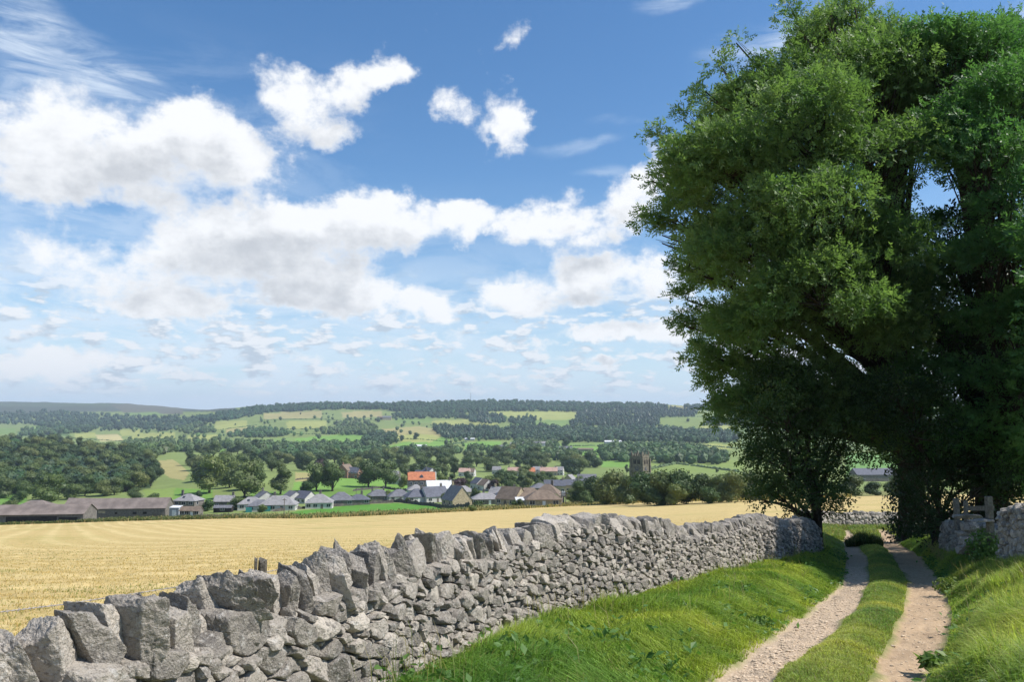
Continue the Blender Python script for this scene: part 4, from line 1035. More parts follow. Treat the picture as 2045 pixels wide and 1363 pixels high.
# single trees that stand apart in the photo: (name, label, x, foot y, height in px, kind, width factor)
for a in [
 ('broadleaf_tree','tall full tree in front of the hillside wood left of the long barn',92,1012,68,'round',1.0,0),
 ('broadleaf_tree','dark rounded tree just left of the tall tree before the wood',40,1004,26,'bush',1.0,7),
 ('shrub','round bush on the green field behind the low shed',22,1020,22,'bush',1.3,8),
 ('broadleaf_tree','small tree rising behind the middle of the long barn roof',268,1004,32,'round',1.1,2),
 ('shrub','low bush rising behind the right end of the long barn',306,1003,18,'bush',1.2,7),
 ('broadleaf_tree','slim little tree beside the farmhouse roof',397,996,16,'round',1.0,2),
 ('shrub','dark bush against the right wall of the farmhouse',414,1022,24,'bush',.9,8),
 ('shrub','green bush between the slate house and the skylight bungalow',474,1018,26,'bush',1.3,7),
 ('shrub','bush at the near corner of the meadow beside the track end',524,1024,16,'bush',1.1,7),
 ('broadleaf_tree','large clump-crowned tree rising left above the farmhouse',418,985,78,'round',1.05,1),
 ('broadleaf_tree','broad pale tree behind the skylight bungalow',488,995,78,'round',1.1,3),
 ('broadleaf_tree','tall dark tree standing at the left end of the upper meadow',560,988,58,'tall',1.25,5),
 ('broadleaf_tree','left tree of the close pair in the upper meadow',632,982,62,'round',.95,1),
 ('broadleaf_tree','right, darker tree of the close pair in the upper meadow',664,982,60,'tall',1.3,4),
 ('shrub','round bush beneath the close pair of meadow trees',612,985,26,'bush',1.0,8),
 ('broadleaf_tree','left tree of the broad pair beside the red-roofed house',736,974,56,'round',1.15,2),
 ('broadleaf_tree','right tree of the broad pair beside the red-roofed house',770,974,58,'round',1.05,0),
 ('copper_beech','wide dark purple beech right of the white-roofed annexe',913,988,34,'copper',1.3,6),
 ('copper_beech','smaller purple beech beside the white gabled houses',984,982,24,'copper',1.0,6),
 ('copper_beech','distant purple beech above the meadow trees',640,940,24,'copper',1.1,6),
 ('broadleaf_tree','lone round tree in the far brown pasture on the hillside',831,878,14,'round',1.1,2),
 ('broadleaf_tree','single dark tree by the far grey farm buildings',1130,894,22,'round',1.1,2),
 ('broadleaf_tree','small lone tree in the pale pasture right of the church tower',1432,945,10,'round',.9,2),
 ('shrub','light green bush at the edge of the meadow near the gabled cottage',943,1022,14,'bush',1.2,7),
 ('shrub','dark bush beside the tan gabled cottage',955,1014,14,'bush',1.3,8),
 ('shrub','bush in front of the brown-roofed bungalows',1028,1012,14,'bush',1.0,7),
 ('conifer','dark pointed tree right of the church tower in the copse',1252,946,18,'tall',.9,5),
 ('broadleaf_tree','dark tree beyond the lane in the gap under the ash, left one',1700,992,44,'full',1.1,10),
 ('broadleaf_tree','dark tree beyond the lane in the gap under the ash, middle one',1742,991,30,'full',1.3,10),
 ('broadleaf_tree','dark tree beyond the lane in the gap under the ash, right one',1790,990,40,'full',1.2,9),
 ]:
    tree(a[0], a[1], *a[2:5], a[5], a[6], None, a[7], 'bush' if a[0] == 'shrub' else 'tree')
# thick trees round the churchyard beside the hay field
for i, (x, y, h, k, w, lab) in enumerate([
 (1160,1004,44,'round',1.0,'leftmost small tree of the dark belt at the right side of the village'),(1190,1006,58,'round',1.0,'second tree from the left of the dark belt below the church'),
 (1222,1008,72,'round',1.0,'round tree just left of the church tower at the field edge'),(1250,1009,62,'round',.9,'low dark tree right below the church tower'),
 (1290,1009,66,'round',1.1,'broad tree in front of the right foot of the church tower'),(1330,1009,72,'round',1.0,'largest pale-topped tree of the belt right of the church tower'),
 (1368,1008,70,'round',1.0,'dense round tree in the middle of the belt right of the tower'),(1402,1006,60,'round',1.0,'lower tree in a dip of the belt right of the tower'),
 (1432,1004,58,'round',1.0,'grey-green tree near the right end of the belt'),(1462,1004,66,'round',1.0,'taller rounded tree toward the big dark maple'),(1492,1002,64,'round',1.0,'last belt tree, half hidden by the dark maple'),
 (1268,1006,52,'round',.9,'short tree filling the gap below the tower'),(1350,1010,46,'round',1.0,'short bushy tree at the front of the belt'),(1310,1011,42,'bush',1.0,'bushy undergrowth tree at the front of the belt, left one'),(1420,1007,36,'bush',1.0,'bushy undergrowth tree at the front of the belt, right one'),(1206,1009,36,'bush',1.0,'low bushy tree at the left front of the belt'),(1140,1004,30,'round',.9,'small tree beside the transformer poles'),(1170,1008,30,'bush',.9,'bush at the foot of the transformer poles')]):
    tree('broadleaf_tree', lab, x, y, h, k, w, 'trees of the belt by the church', [9,10,11,10,9,11,9,10,9,11,10,10,9,7,8,7,9,7][i])
# masses whose trees can be told apart
def grove(poly, n, hpx, label_fn, group, seed, kinds=('round', 'full', 'full', 'tall'), cat='tree', name='broadleaf_tree', hm=None, mind=.55, wr=(.9, 1.2)):
    rg = np.random.default_rng(seed); xs, ys = [p[0] for p in poly], [p[1] for p in poly]; got = []
    t = 0
    while len(got) < n and t < n*60:
        t += 1; x, y = rg.uniform(min(xs), max(xs)), rg.uniform(min(ys), max(ys))
        if not in_poly(np.array([x]), np.array([y]), poly)[0]: continue
        hp = hpx(x, y)
        if any(abs(x-a) < hp*mind and abs(y-b) < hp*mind*.35 for a, b in got): continue
        got.append((x, y))
    for x, y in got:
        k = kinds[rg.integers(len(kinds))]
        tree(name, label_fn(x, y), x, y, hpx(x, y)*rg.uniform(.8, 1.2), k, rg.uniform(*wr), group, None, cat)
    print(group, len(got))
def zone(x, cuts, names): 
    i = 0
    while i < len(cuts) and x > cuts[i]: i += 1
    return names[i]
WOODL = [(-60,884),(60,884),(160,893),(235,908),(300,922),(322,950),(300,978),(240,990),(150,998),(60,998),(-60,994)]
grove(WOODL, 128, lambda x, y: np.interp(y, [880, 1000], [26, 40]),
      lambda x, y: f"tree {'at the foot' if y > 965 else 'halfway up' if y > 920 else 'on the crest'} of the hillside wood, {zone(x, [90, 200], ['at the left edge of the photo', 'above the long barn', 'toward the brown clearing'])}", 'trees of the hillside wood', 61, wr=(.95, 1.3))
WOODM = [(372,930),(420,905),(520,906),(540,925),(535,960),(520,985),(460,985),(380,972)]
grove(WOODM, 24, lambda x, y: np.interp(y, [900, 985], [26, 44]), lambda x, y: f"leafy tree {'at the front' if y > 955 else 'at the back'} of the grove between the brown clearing and the meadow", 'trees of the grove by the clearing', 62, wr=(1.0, 1.3))
V1 = [(540,925),(600,920),(700,918),(820,912),(1000,905),(1100,912),(1200,925),(1245,940),(1200,955),(1120,948),(1000,940),(900,958),(820,958),(760,945),(690,950),(600,945),(540,955)]
grove(V1, 72, lambda x, y: np.interp(y, [900, 960], [20, 34]), lambda x, y: f"leafy tree {'behind' if y < 932 else 'among'} the village houses, {zone(x, [700, 870, 1040], ['above the upper meadow', 'behind the red-roofed house', 'right of the purple beech', 'left of the church tower'])}", 'trees of the belt through the village', 63, wr=(1.0, 1.3))
V2 = [(990,960),(1060,955),(1110,962),(1112,985),(1060,990),(1000,985)]
grove(V2, 16, lambda x, y: 26, lambda x, y: f"green tree {'in front' if y > 973 else 'at the back'} of the grove between brown-roofed bungalows and orange roofs", 'trees of the grove in the village', 64)
V3 = [(820,960),(880,955),(930,962),(1000,970),(960,992),(900,996),(850,985)]
grove(V3, 10, lambda x, y: 24, lambda x, y: 'small garden tree among the roofs near the purple beeches', 'garden trees by the purple beeches', 65)

for i, (x, y, h, w, lab) in enumerate([(545,1008,18,.9,'small tree behind the teal-door bungalow'),(598,1004,20,.9,'garden tree between the white gable and the dark roof'),(625,1003,16,1.0,'garden bush behind the pyramid-roofed bungalow'),(660,1012,12,1.1,'garden bush between the pyramid-roofed and grey bungalows'),
 (700,1006,16,1.0,'garden tree between the grey and small dark bungalows'),(735,1003,14,1.1,'garden bush right of the small dark bungalow'),(777,1000,20,.9,'garden tree right of the twin-chimney bungalow'),(815,1006,12,1.1,'garden bush in the gap below the red roof'),(888,1006,22,.9,'garden tree left of the gabled cottage'),(902,990,24,.9,'garden tree behind the gabled cottage'),
 (948,1000,26,1.0,'garden tree right of the gabled cottage'),(985,1004,16,1.0,'garden bush by the rounded white tank'),(1008,1010,14,1.1,'garden bush left of the steep brown gable'),(1040,1012,16,1.0,'garden bush right of the steep brown gable'),(1062,1000,22,.9,'garden tree rising behind the dark brown roof'),(1110,1008,22,1.0,'garden tree right of the end bungalow'),
 (1070,985,22,1.0,'tree between the brown roofs and the slate terrace'),(1125,975,20,1.0,'tree behind the slate terrace, left one'),(1155,972,22,1.0,'tree behind the slate terrace, right one'),(1012,956,16,1.1,'tree before the left end of the orange row'),(1042,958,18,1.1,'tree before the deep orange roof'),(1086,958,18,1.1,'tree before the pinkish orange roof'),(935,962,22,1.0,'tree before the pink-roofed house'),(806,975,26,.9,'tree left of the red-roofed house'),(882,975,30,.9,'tree right of the red-roofed house chimney')]):
    tree('garden_tree', lab, x, y, h, 'full', w*.95, None, 9 + i % 3)
# far woods: each wood is one mass
def far_proto(seed, conifer=False):
    rg = np.random.default_rng(seed); U, Fc = ICO[1]
    V = U*[.40, .40, .46]*(1+.14*rg.normal(size=(len(U), 1))) + [0, 0, .5]
    if conifer: V[:, :2] *= (1.05 - .55*V[:, 2:3])
    n = 26; d = unit(rg.normal(size=(n, 3))+[0, 0, .3]); P = [0, 0, .5] + d*[.42, .42, .48]
    Vc, Qc = leaf_cards(P, unit(d+rg.normal(size=(n, 3))*.5), rg.uniform(.12, .28, n), rg, 1.3)
    F2 = np.concatenate([Qc[:, [0, 1, 2]], Qc[:, [0, 2, 3]]]) + len(V)
    return np.concatenate([V, Vc]), np.concatenate([Fc, F2])
FP = [far_proto(s, s > 3) for s in range(6)]
def far_wood(poly, n, hm, tint, label, seed, name='wood', conifer=False, wr=1.0, vs=.16, cat='wood', pts=None):
    rg = np.random.default_rng(seed)
    if pts is None:
        xs, ys = [p[0] for p in poly], [p[1] for p in poly]
        x, y = rg.uniform(min(xs), max(xs), n*5), rg.uniform(min(ys), max(ys), n*5); k = in_poly(x, y, poly); x, y = x[k][:n], y[k][:n]
    else: x, y = pts
    G = ground_px(x, y); m = len(G); h = hm*rg.uniform(.6, 1.25, m); Vs, Fs, Ts, b = [], [], [], 0
    w = h*wr*rg.uniform(.85, 1.3, m); pi = rg.integers(4, 6, m) if conifer else rg.integers(0, 4, m); a = rg.uniform(0, 6.28, m)
    tn = np.array(tint)[None]*(1+rg.normal(size=(m, 1))*vs)*(1+rg.normal(size=(m, 3))*.05)
    for k in range(6):
        s = np.where(pi == k)[0]
        if not len(s): continue
        V, Fc = FP[k]; ca, sa = np.cos(a[s])[:, None], np.sin(a[s])[:, None]
        X = (V[None, :, 0]*ca - V[None, :, 1]*sa)*w[s][:, None]; Y = (V[None, :, 0]*sa + V[None, :, 1]*ca)*w[s][:, None]; Z = V[None, :, 2]*h[s][:, None]
        W_ = np.stack([X + G[s, 0:1], Y + G[s, 1:2], Z + G[s, 2:3] - .4], -1)
        Vs.append(W_.reshape(-1, 3)); Fs.append((Fc[None] + (np.arange(len(s))*len(V))[:, None, None]).reshape(-1, 3) + b); Ts.append(np.repeat(tn[s], len(V), 0)); b += W_.shape[0]*W_.shape[1]
    me = make_mesh(name, np.concatenate(Vs), tris=np.concatenate(Fs), mats=[M['far_wood']], attrs={'tint': np.clip(np.concatenate(Ts), .004, .5)})
    mobj(name, me, label=label, category=cat, kind='stuff')
DK, MD, LT = (.044,.085,.032), (.078,.130,.042), (.09,.14,.05)
far_wood([(-60,888),(60,888),(160,897),(235,912),(298,926),(316,948),(296,974),(240,986),(-60,988)], 420, 11, (.046,.078,.028), 'understorey and hidden crowns filling the hillside wood', 40, 'wood')
far_wood([(440,828),(520,815),(640,808),(760,806),(860,806),(960,803),(1040,804),(1180,809),(1340,812),(1330,819),(1180,821),(1160,824),(1020,822),(970,824),(880,830),(820,826),(760,819),(640,820),(540,825),(470,838),(410,845),(390,838)], 2600, 17, DK, 'dark wood along the skyline ridge', 1)
far_wood([(1362,814),(1400,812),(1470,815),(1480,824),(1440,824),(1392,821)], 160, 17, DK, 'skyline copse left of the big tree', 2)
far_wood([(1150,828),(1180,822),(1330,817),(1391,822),(1391,834),(1310,835),(1160,836)], 520, 15, (0.0317,0.0612,0.0268), 'upper dark plantation on the right of the hillside', 3, conifer=True)
far_wood([(1136,845),(1160,837),(1316,836),(1318,852),(1270,854),(1138,853)], 380, 15, (0.0317,0.0612,0.0268), 'lower dark plantation below the upper one on the hillside', 4, conifer=True)
far_wood([(1412,840),(1480,836),(1480,852),(1410,852)], 90, 15, (0.0354,0.0713,0.0329), 'square dark plantation in the green hillside field', 5, conifer=True)
far_wood([(1010,862),(1080,855),(1150,861),(1280,857),(1400,864),(1475,868),(1475,885),(1380,887),(1240,884),(1080,884),(1012,880)], 1000, 15, (0.0451,0.0875,0.0354), 'broad wood band across the lower hillside', 6)
far_wood([(862,862),(880,853),(990,858),(1012,872),(1010,880),(890,878)], 320, 15, (0.0403,0.0813,0.0329), 'triangular dark plantation in the middle of the hillside', 7, conifer=True)
far_wood([(935,834),(960,825),(1000,832),(1012,845),(990,848),(940,846)], 190, 15, (0.0354,0.0688,0.0305), 'dark copse under the mast', 8, conifer=True)
far_wood([(1196,905),(1220,897),(1300,893),(1380,897),(1450,912),(1448,928),(1370,930),(1290,926),(1200,922)], 260, 13, (0.0622,0.1200,0.0378), 'rounded copse behind the church tower', 9, wr=1.15)
far_wood([(-60,826),(80,822),(250,834),(330,836),(420,842),(330,862),(250,860),(150,866),(110,862),(60,848),(-60,852)], 900, 18, (0.0403,0.0813,0.0378), 'dark wooded flank under the moor at the left', 10)
far_wood([(100,852),(200,856),(150,868),(40,872),(40,862)], 160, 14, MD, 'scrubby trees under the moor at the far left', 11)
far_wood([(240,888),(300,882),(430,885),(540,892),(560,905),(520,912),(430,905),(345,905),(310,915),(250,905)], 260, 13, MD, 'wood beyond the brown clearing', 12)
far_wood([(512,896),(600,892),(700,892),(760,895),(750,902),(640,906),(520,905)], 200, 12, MD, 'tree belt below the bright hillside field', 13)
far_wood([(725,880),(760,868),(800,874),(806,884),(750,895),(728,893)], 90, 14, DK, 'dark grove in the middle of the green hillside', 14)
far_wood([(640,858),(700,838),(740,850),(755,868),(700,872),(645,868)], 190, 13, MD, 'irregular wood in the middle of the hillside', 15)
far_wood([(512,858),(565,860),(590,868),(560,873),(512,876),(450,874),(470,866)], 130, 13, MD, 'scrubby wood left of the middle of the hillside', 16)
far_wood([(780,828),(860,826),(930,830),(932,838),(860,836),(790,840)], 200, 14, DK, 'wood around the far stone house', 17)
far_wood([(350,850),(420,848),(430,866),(375,868),(350,862)], 110, 13, MD, 'wood on the far left hillside', 18)
far_wood([(560,912),(660,914),(760,908),(900,903),(930,907),(820,914),(700,920),(560,917)], 200, 11, MD, 'tree belt beyond the village', 19)
far_wood([(1024,884),(1080,880),(1110,886),(1110,896),(1030,900)], 90, 10, MD, 'trees round the grey farm buildings', 20)
far_wood([(1010,838),(1070,836),(1066,856),(1030,858)], 90, 13, DK, 'clumps below the pale hill field', 21)
far_wood([(930,900),(1110,902),(1195,920),(1110,926),(940,914)], 140, 11, MD, 'hedgerow trees behind the village', 22)
far_wood([(1480,828),(1900,820),(1900,856),(1480,860)], 400, 15, DK, 'wood on the hillside behind the big tree', 23)
# scattered trees and hedges on the far pastures
rs = np.random.default_rng(8)
xs, ys = rs.uniform(250, 1480, 1500), rs.uniform(826, 905, 1500); inf = np.zeros(1500, bool)
for poly, c in FIELDS[13:]: inf |= in_poly(xs, ys, poly)
k = ((~inf) & (rs.random(1500) < .55)) | (rs.random(1500) < .05)
lowd = (xs > 860) & (ys > 884); k &= ~(lowd & (rs.random(1500) < .5))
far_wood(None, 0, 10.5, MD, 'scattered hillside trees and scrub between the pastures', 30, 'hillside_trees', pts=(xs[k], ys[k]), vs=.25, cat='scrub')
HEDGES = [([(345,903),(420,900),(520,888)],), ([(587,885),(690,884),(735,892)],), ([(590,868),(700,867),(740,870)],), ([(527,839),(640,838),(680,840)],), ([(760,878),(830,877),(900,884)],), ([(752,903),(860,896),(930,884)],), ([(930,901),(1020,897),(1110,900)],),
 ([(1024,823),(1160,820)],), ([(1070,853),(1150,852)],), ([(1081,893),(1200,891),(1290,897),(1460,905)],), ([(1290,885),(1400,890),(1475,897)],), ([(1319,859),(1440,862)],), ([(1396,850),(1462,849)],), ([(1120,905),(1196,903)],), ([(1264,946),(1350,927),(1480,944)],),
 ([(147,876),(240,882),(350,877)],), ([(430,860),(512,850)],), ([(570,858),(652,858)],), ([(650,914),(760,909)],), ([(1320,835),(1400,833),(1460,832)],), ([(860,850),(995,858)],)]
for i, (pl,) in enumerate(HEDGES):
    d = np.linspace(0, 1, 60); xx = np.interp(d, np.linspace(0, 1, len(pl)), [p[0] for p in pl]); yy = np.interp(d, np.linspace(0, 1, len(pl)), [p[1] for p in pl]); G = ground_px(xx, yy)
    L = np.concatenate([[0], np.cumsum(np.linalg.norm(np.diff(G, axis=0), axis=1))]); m = int(min(L[-1]/5, 150)); u = np.linspace(0, L[-1], m) + rs.normal(size=m)*1.5
    P = np.stack([np.interp(u, L, G[:, j]) for j in range(3)], -1); P[:, 2] = ground_h(P[:, 0], P[:, 1]); U, Fc = ICO[1]
    s = rs.uniform(1.6, 3.4, m); V = U[None]*s[:, None, None]*[1, 1, .85]*(1+.15*rs.normal(size=(m, len(U), 1))) + P[:, None, :]
    t = np.repeat(np.array([MD])*(1+.2*rs.normal(size=(m, 1))), len(U), 0)
    wh = zone(sum(p[0] for p in pl)/len(pl), [350, 560, 760, 930, 1130, 1300], ['at the far left', 'left of the bright hill field', 'around the bright hill field', 'on the green middle slope', 'below the mast', 'behind the village right side', 'behind the church tower'])
    mobj('hedge', make_mesh('hedge', V.reshape(-1, 3), tris=(Fc[None]+(np.arange(m)*len(U))[:, None, None]).reshape(-1, 3), mats=[M['far_wood']], attrs={'tint': np.clip(t, .005, .4)}),
         label=f"{'upper' if np.mean([p[1] for p in pl]) < 865 else 'lower'} hillside hedge line {wh}", category='hedge', group='hedges dividing the hillside pastures')
# ------------------------------------------------------------------ buildings
def house(name, label, cat, px, py, w, d, eave, rise, yaw, roof='hip', wall='stone_house', rmat='slate', chim=((.5, .5),), wins=2, doors=1, group=None, over=.35, storeys=1, sky=0, side_wins=1, ridge=None, sc=None, wcol=None, open_front=False):
    """w, d in metres; front is local -Y; chim: positions along the ridge 0..1"""
    g = ground_px([px], [py])[0]; r = thing(name, tuple(g), label, cat, group, yaw)
    hw, hd = w/2, d/2
    mb = MB()
    mb.v = []; b = -3.0
    if roof == 'gable':        # ridge along X
        mb.add([(-hw,-hd,b),(hw,-hd,b),(hw,hd,b),(-hw,hd,b),(-hw,-hd,eave),(hw,-hd,eave),(hw,hd,eave),(-hw,hd,eave),(-hw,0,eave+rise),(hw,0,eave+rise)],
               [(0,1,5,4),(1,2,6,9,5),(2,3,7,6),(3,0,4,8,7)])
    else:
        mb.box(-hw, hw, -hd, hd, b, eave)
    mb.build('wall', M[wall], r)
    rb = MB(); o = over; t = .14; sl = rise/hd if roof == 'gable' else rise/min(hw, hd)
    if roof == 'gable':
        e = eave - o*sl + .03; x0, x1 = -hw-o*.6, hw+o*.6; rz = eave+rise+.03
        rb.add([(x0,-hd-o,e),(x1,-hd-o,e),(x1,0,rz),(x0,0,rz),(x1,hd+o,e),(x0,hd+o,e),(x0,-hd-o,e+t),(x1,-hd-o,e+t),(x1,0,rz+t),(x0,0,rz+t),(x1,hd+o,e+t),(x0,hd+o,e+t)],
               [(6,7,8,9),(9,8,10,11),(0,3,2,1),(3,5,4,2),(0,1,7,6),(4,5,11,10),(1,2,8,7),(2,4,10,8),(0,6,9,3),(3,9,11,5)])
    else:
        m_ = min(hw, hd); rl = max(hw - m_, 0.0) if ridge is None else ridge/2; e = eave - .05; X, Y = hw+o, hd+o; rz = eave+rise
        rb.add([(-X,-Y,e),(X,-Y,e),(X,Y,e),(-X,Y,e),(-X,-Y,e+t),(X,-Y,e+t),(X,Y,e+t),(-X,Y,e+t),(-rl-.05,0,rz),(rl+.05,0,rz)],
               [(3,2,1,0),(0,1,5,4),(1,2,6,5),(2,3,7,6),(3,0,4,7),(4,5,9,8),(5,6,9),(6,7,8,9),(7,4,8)])
    roof_o = rb.build('roof', M[rmat], r)
    for (cx, cy) in chim:
        x = -hw*.92 + cx*w*.92 if roof == 'gable' else -hw*.7 + cx*w*.7; y = (cy-.5)*d; zb = eave + rise*(1-abs(y)/hd) - .8
        c = MB().box(x-.45, x+.45, y-.32, y+.32, zb, eave+rise+1.15); c.box(x-.52, x+.52, y-.39, y+.39, eave+rise+1.15, eave+rise+1.32)
        for k in (-.22, .22): c.cyl(x+k, y, eave+rise+1.32, eave+rise+1.7, .12, .1, 7)
        c.build('chimney', M[wall if wall != 'render_white' else 'stone_house'], roof_o)
    for s in range(storeys):
        z0 = .95 + s*2.6; z1 = z0 + 1.2
        n = wins + (doors if s == 0 else 1); xs = [(-hw + w*(i+.5)/n) for i in range(n)]
        for i, x in enumerate(xs):
            if s == 0 and doors and i == n//2:
                dr = MB().box(x-.5, x+.5, -hd-.06, -hd-.003, 0, 2.05).build('door', M[['pole', 'white_paint', 'pole'][(int(px)) % 3]], r); continue
            ww = .8; f = MB().box(x-ww-.08, x+ww+.08, -hd-.05, -hd-.003, z0-.08, z1+.08).build('window', M['white_paint'], r)
            MB().box(x-ww, x-.04, -hd-.07, -hd-.052, z0, z1).box(x+.04, x+ww, -hd-.07, -hd-.052, z0, z1).build('pane', M['glass'], f)
        for sx in (-1, 1):
            for i in range(side_wins):
                y = (-.2 if side_wins == 1 else (-.25+.5*i))*d; a, c_ = (hw+.003, hw+.05) if sx > 0 else (-hw-.05, -hw-.003)
                f = MB().box(a, c_, y-.7, y+.7, z0-.08, z1+.08).build('window', M['white_paint'], r)
                a2, c2 = (hw+.052, hw+.07) if sx > 0 else (-hw-.07, -hw-.052)
                MB().box(a2, c2, y-.62, y+.62, z0, z1).build('pane', M['glass'], f)
    for i in range(sky):
        x = (-.2+.5*i)*hw; y0 = -hd*.55; z = eave + rise*(1-.55) + .2
        MB().add([(x-.5,y0-.5,z-.5*sl),(x+.5,y0-.5,z-.5*sl),(x+.5,y0+.5,z+.5*sl),(x-.5,y0+.5,z+.5*sl),(x-.5,y0-.5,z-.5*sl+.08),(x+.5,y0-.5,z-.5*sl+.08),(x+.5,y0+.5,z+.5*sl+.08),(x-.5,y0+.5,z+.5*sl+.08)],
                 [(3,2,1,0),(4,5,6,7),(0,1,5,4),(1,2,6,5),(2,3,7,6),(3,0,4,7)]).build('roof_window', M['glass'], roof_o)
    return r
bg = 'grey roofed bungalows along the meadow'
# the farm
def shed(label, px, py, w, d, eave, rise, yaw, rmat, openings, lean=False):
    g = ground_px([px], [py])[0]; r = thing('farm_shed', tuple(g), label, 'farm shed', None, yaw); hw, hd = w/2, d/2
    mb = MB().add([(-hw,-hd,-3),(hw,-hd,-3),(hw,hd,-3),(-hw,hd,-3),(-hw,-hd,eave),(hw,-hd,eave),(hw,hd,eave),(-hw,hd,eave),(-hw,0,eave+rise),(hw,0,eave+rise)], [(0,1,5,4),(1,2,6,9,5),(2,3,7,6),(3,0,4,8,7)])
    mb.build('wall', M['stone_house'], r)
    sl = rise/hd; o = .5; e = eave-o*sl+.04; rz = eave+rise+.04; t = .12; x0, x1 = -hw-.3, hw+.3; rb = MB(); n = 14
    # sheeted roof with slightly sagging ridge and eaves
    vs, fs = [], []
    for i in range(n+1):
        x = x0+(x1-x0)*i/n; sg = -.22*math.sin(math.pi*i/n)*(1+.4*math.sin(i*1.7)); vs += [(x,-hd-o,e+sg*.4),(x,0,rz+sg),(x,hd+o,e+sg*.4),(x,-hd-o,e+t+sg*.4),(x,0,rz+t+sg),(x,hd+o,e+t+sg*.4)]
    for i in range(n):
        a, b = i*6, i*6+6; fs += [(a+3,b+3,b+4,a+4),(a+4,b+4,b+5,a+5),(a,a+1,b+1,b),(a+1,a+2,b+2,b+1),(a,b,b+3,a+3),(a+2,a+5,b+5,b+2)]
    fs += [(0,3,4,1),(1,4,5,2),(n*6,n*6+1,n*6+4,n*6+3),(n*6+1,n*6+2,n*6+5,n*6+4)]
    rb.add(vs, fs).build('roof', M[rmat], r)
    for (u, z0, z1, wd, mat, nm) in openings:
        x = -hw + u*w; MB().box(x-wd/2, x+wd/2, -hd-.06, -hd-.003, z0, z1).build(nm, M[mat], r)
    return r
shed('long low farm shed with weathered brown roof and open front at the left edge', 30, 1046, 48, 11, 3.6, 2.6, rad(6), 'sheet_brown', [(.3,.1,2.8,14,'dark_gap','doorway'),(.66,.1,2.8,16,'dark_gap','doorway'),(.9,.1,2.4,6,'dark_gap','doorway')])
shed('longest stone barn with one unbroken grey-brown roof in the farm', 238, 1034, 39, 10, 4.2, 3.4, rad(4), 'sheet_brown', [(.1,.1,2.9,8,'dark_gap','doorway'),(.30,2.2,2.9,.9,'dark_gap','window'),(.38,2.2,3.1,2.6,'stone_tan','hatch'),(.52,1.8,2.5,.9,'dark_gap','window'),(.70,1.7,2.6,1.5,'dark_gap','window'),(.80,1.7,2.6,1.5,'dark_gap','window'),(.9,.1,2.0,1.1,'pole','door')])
house('farm_outbuilding','low hip-roofed farm building behind the left shed','outbuilding', 72, 1022, 16, 11, 2.2, 3.0, rad(5), 'hip', 'stone_house', 'sheet_brown', (), 0, 0)
house('farmhouse','square grey farmhouse with hipped slate roof at the end of the long barn','farmhouse', 376, 1024, 9.6, 8, 5.0, 2.7, rad(-8), 'hip', 'stone_house', 'slate_pale', ((.05,.55),), 2, 1, storeys=2, sky=1)
house('lean_to','low brown-roofed front range attached before the farmhouse','outbuilding', 382, 1032, 7.6, 3.4, 2.3, 1.3, rad(-6), 'gable', 'stone_house', 'tile_brown', (), 3, 1, side_wins=0)
g = ground_px([351],[1031])[0]; r_ = thing('sheet_shed', tuple(g), 'pale flat-sided sheet shed between the long barn and farmhouse', 'shed', None, rad(-5))
MB().box(-1.9,1.9,-1.5,1.5,-1,3.2).build('wall', M['metal_grey'], r_); MB().add([(-2.05,-1.65,3.205),(2.05,-1.65,3.205),(2.05,1.65,3.75),(-2.05,1.65,3.75),(-2.05,-1.65,3.3),(2.05,-1.65,3.3),(2.05,1.65,3.85),(-2.05,1.65,3.85)],[(3,2,1,0),(4,5,6,7),(0,1,5,4),(1,2,6,5),(2,3,7,6),(3,0,4,7)]).build('roof', M['roof_white'], r_)
MB().box(-.8,.8,-1.56,-1.503,0,2.4).build('door', M['white_paint'], r_)
house('cottage','small slate cottage right of the farmhouse','cottage', 449, 1016, 8, 6, 3.2, 2.2, rad(4), 'gable', 'stone_house', 'slate_pale', ((.95,.5),), 2, 1)
house('garden_shed','dark low shed in front of the slate cottage','shed', 446, 1024, 7, 3, 1.9, .8, rad(2), 'gable', 'dark_gap', 'slate', (), 1, 0, side_wins=0)
for i, (x, y, s, lb) in enumerate([(247,1031.5,1.0,'left white wrapped bale before the long barn'),(252,1031,.8,'middle white wrapped bale before the long barn'),(259,1030.5,1.15,'right, largest white wrapped bale before the long barn')]):
    g = ground_px([x],[y])[0]; V, Fc = random_rocks(1, np.array([[1.1*s,.8*s,.7*s]]), 3, .03, 5, np.random.default_rng(i), 7)
    mobj('wrapped_bale', make_mesh('wrapped_bale', V[0]+g+[0,0,1.0+.5*s], tris=Fc, mats=[M['white_wrap']], smooth=True), label=lb, category='bale', group='white wrapped bales by the barn')
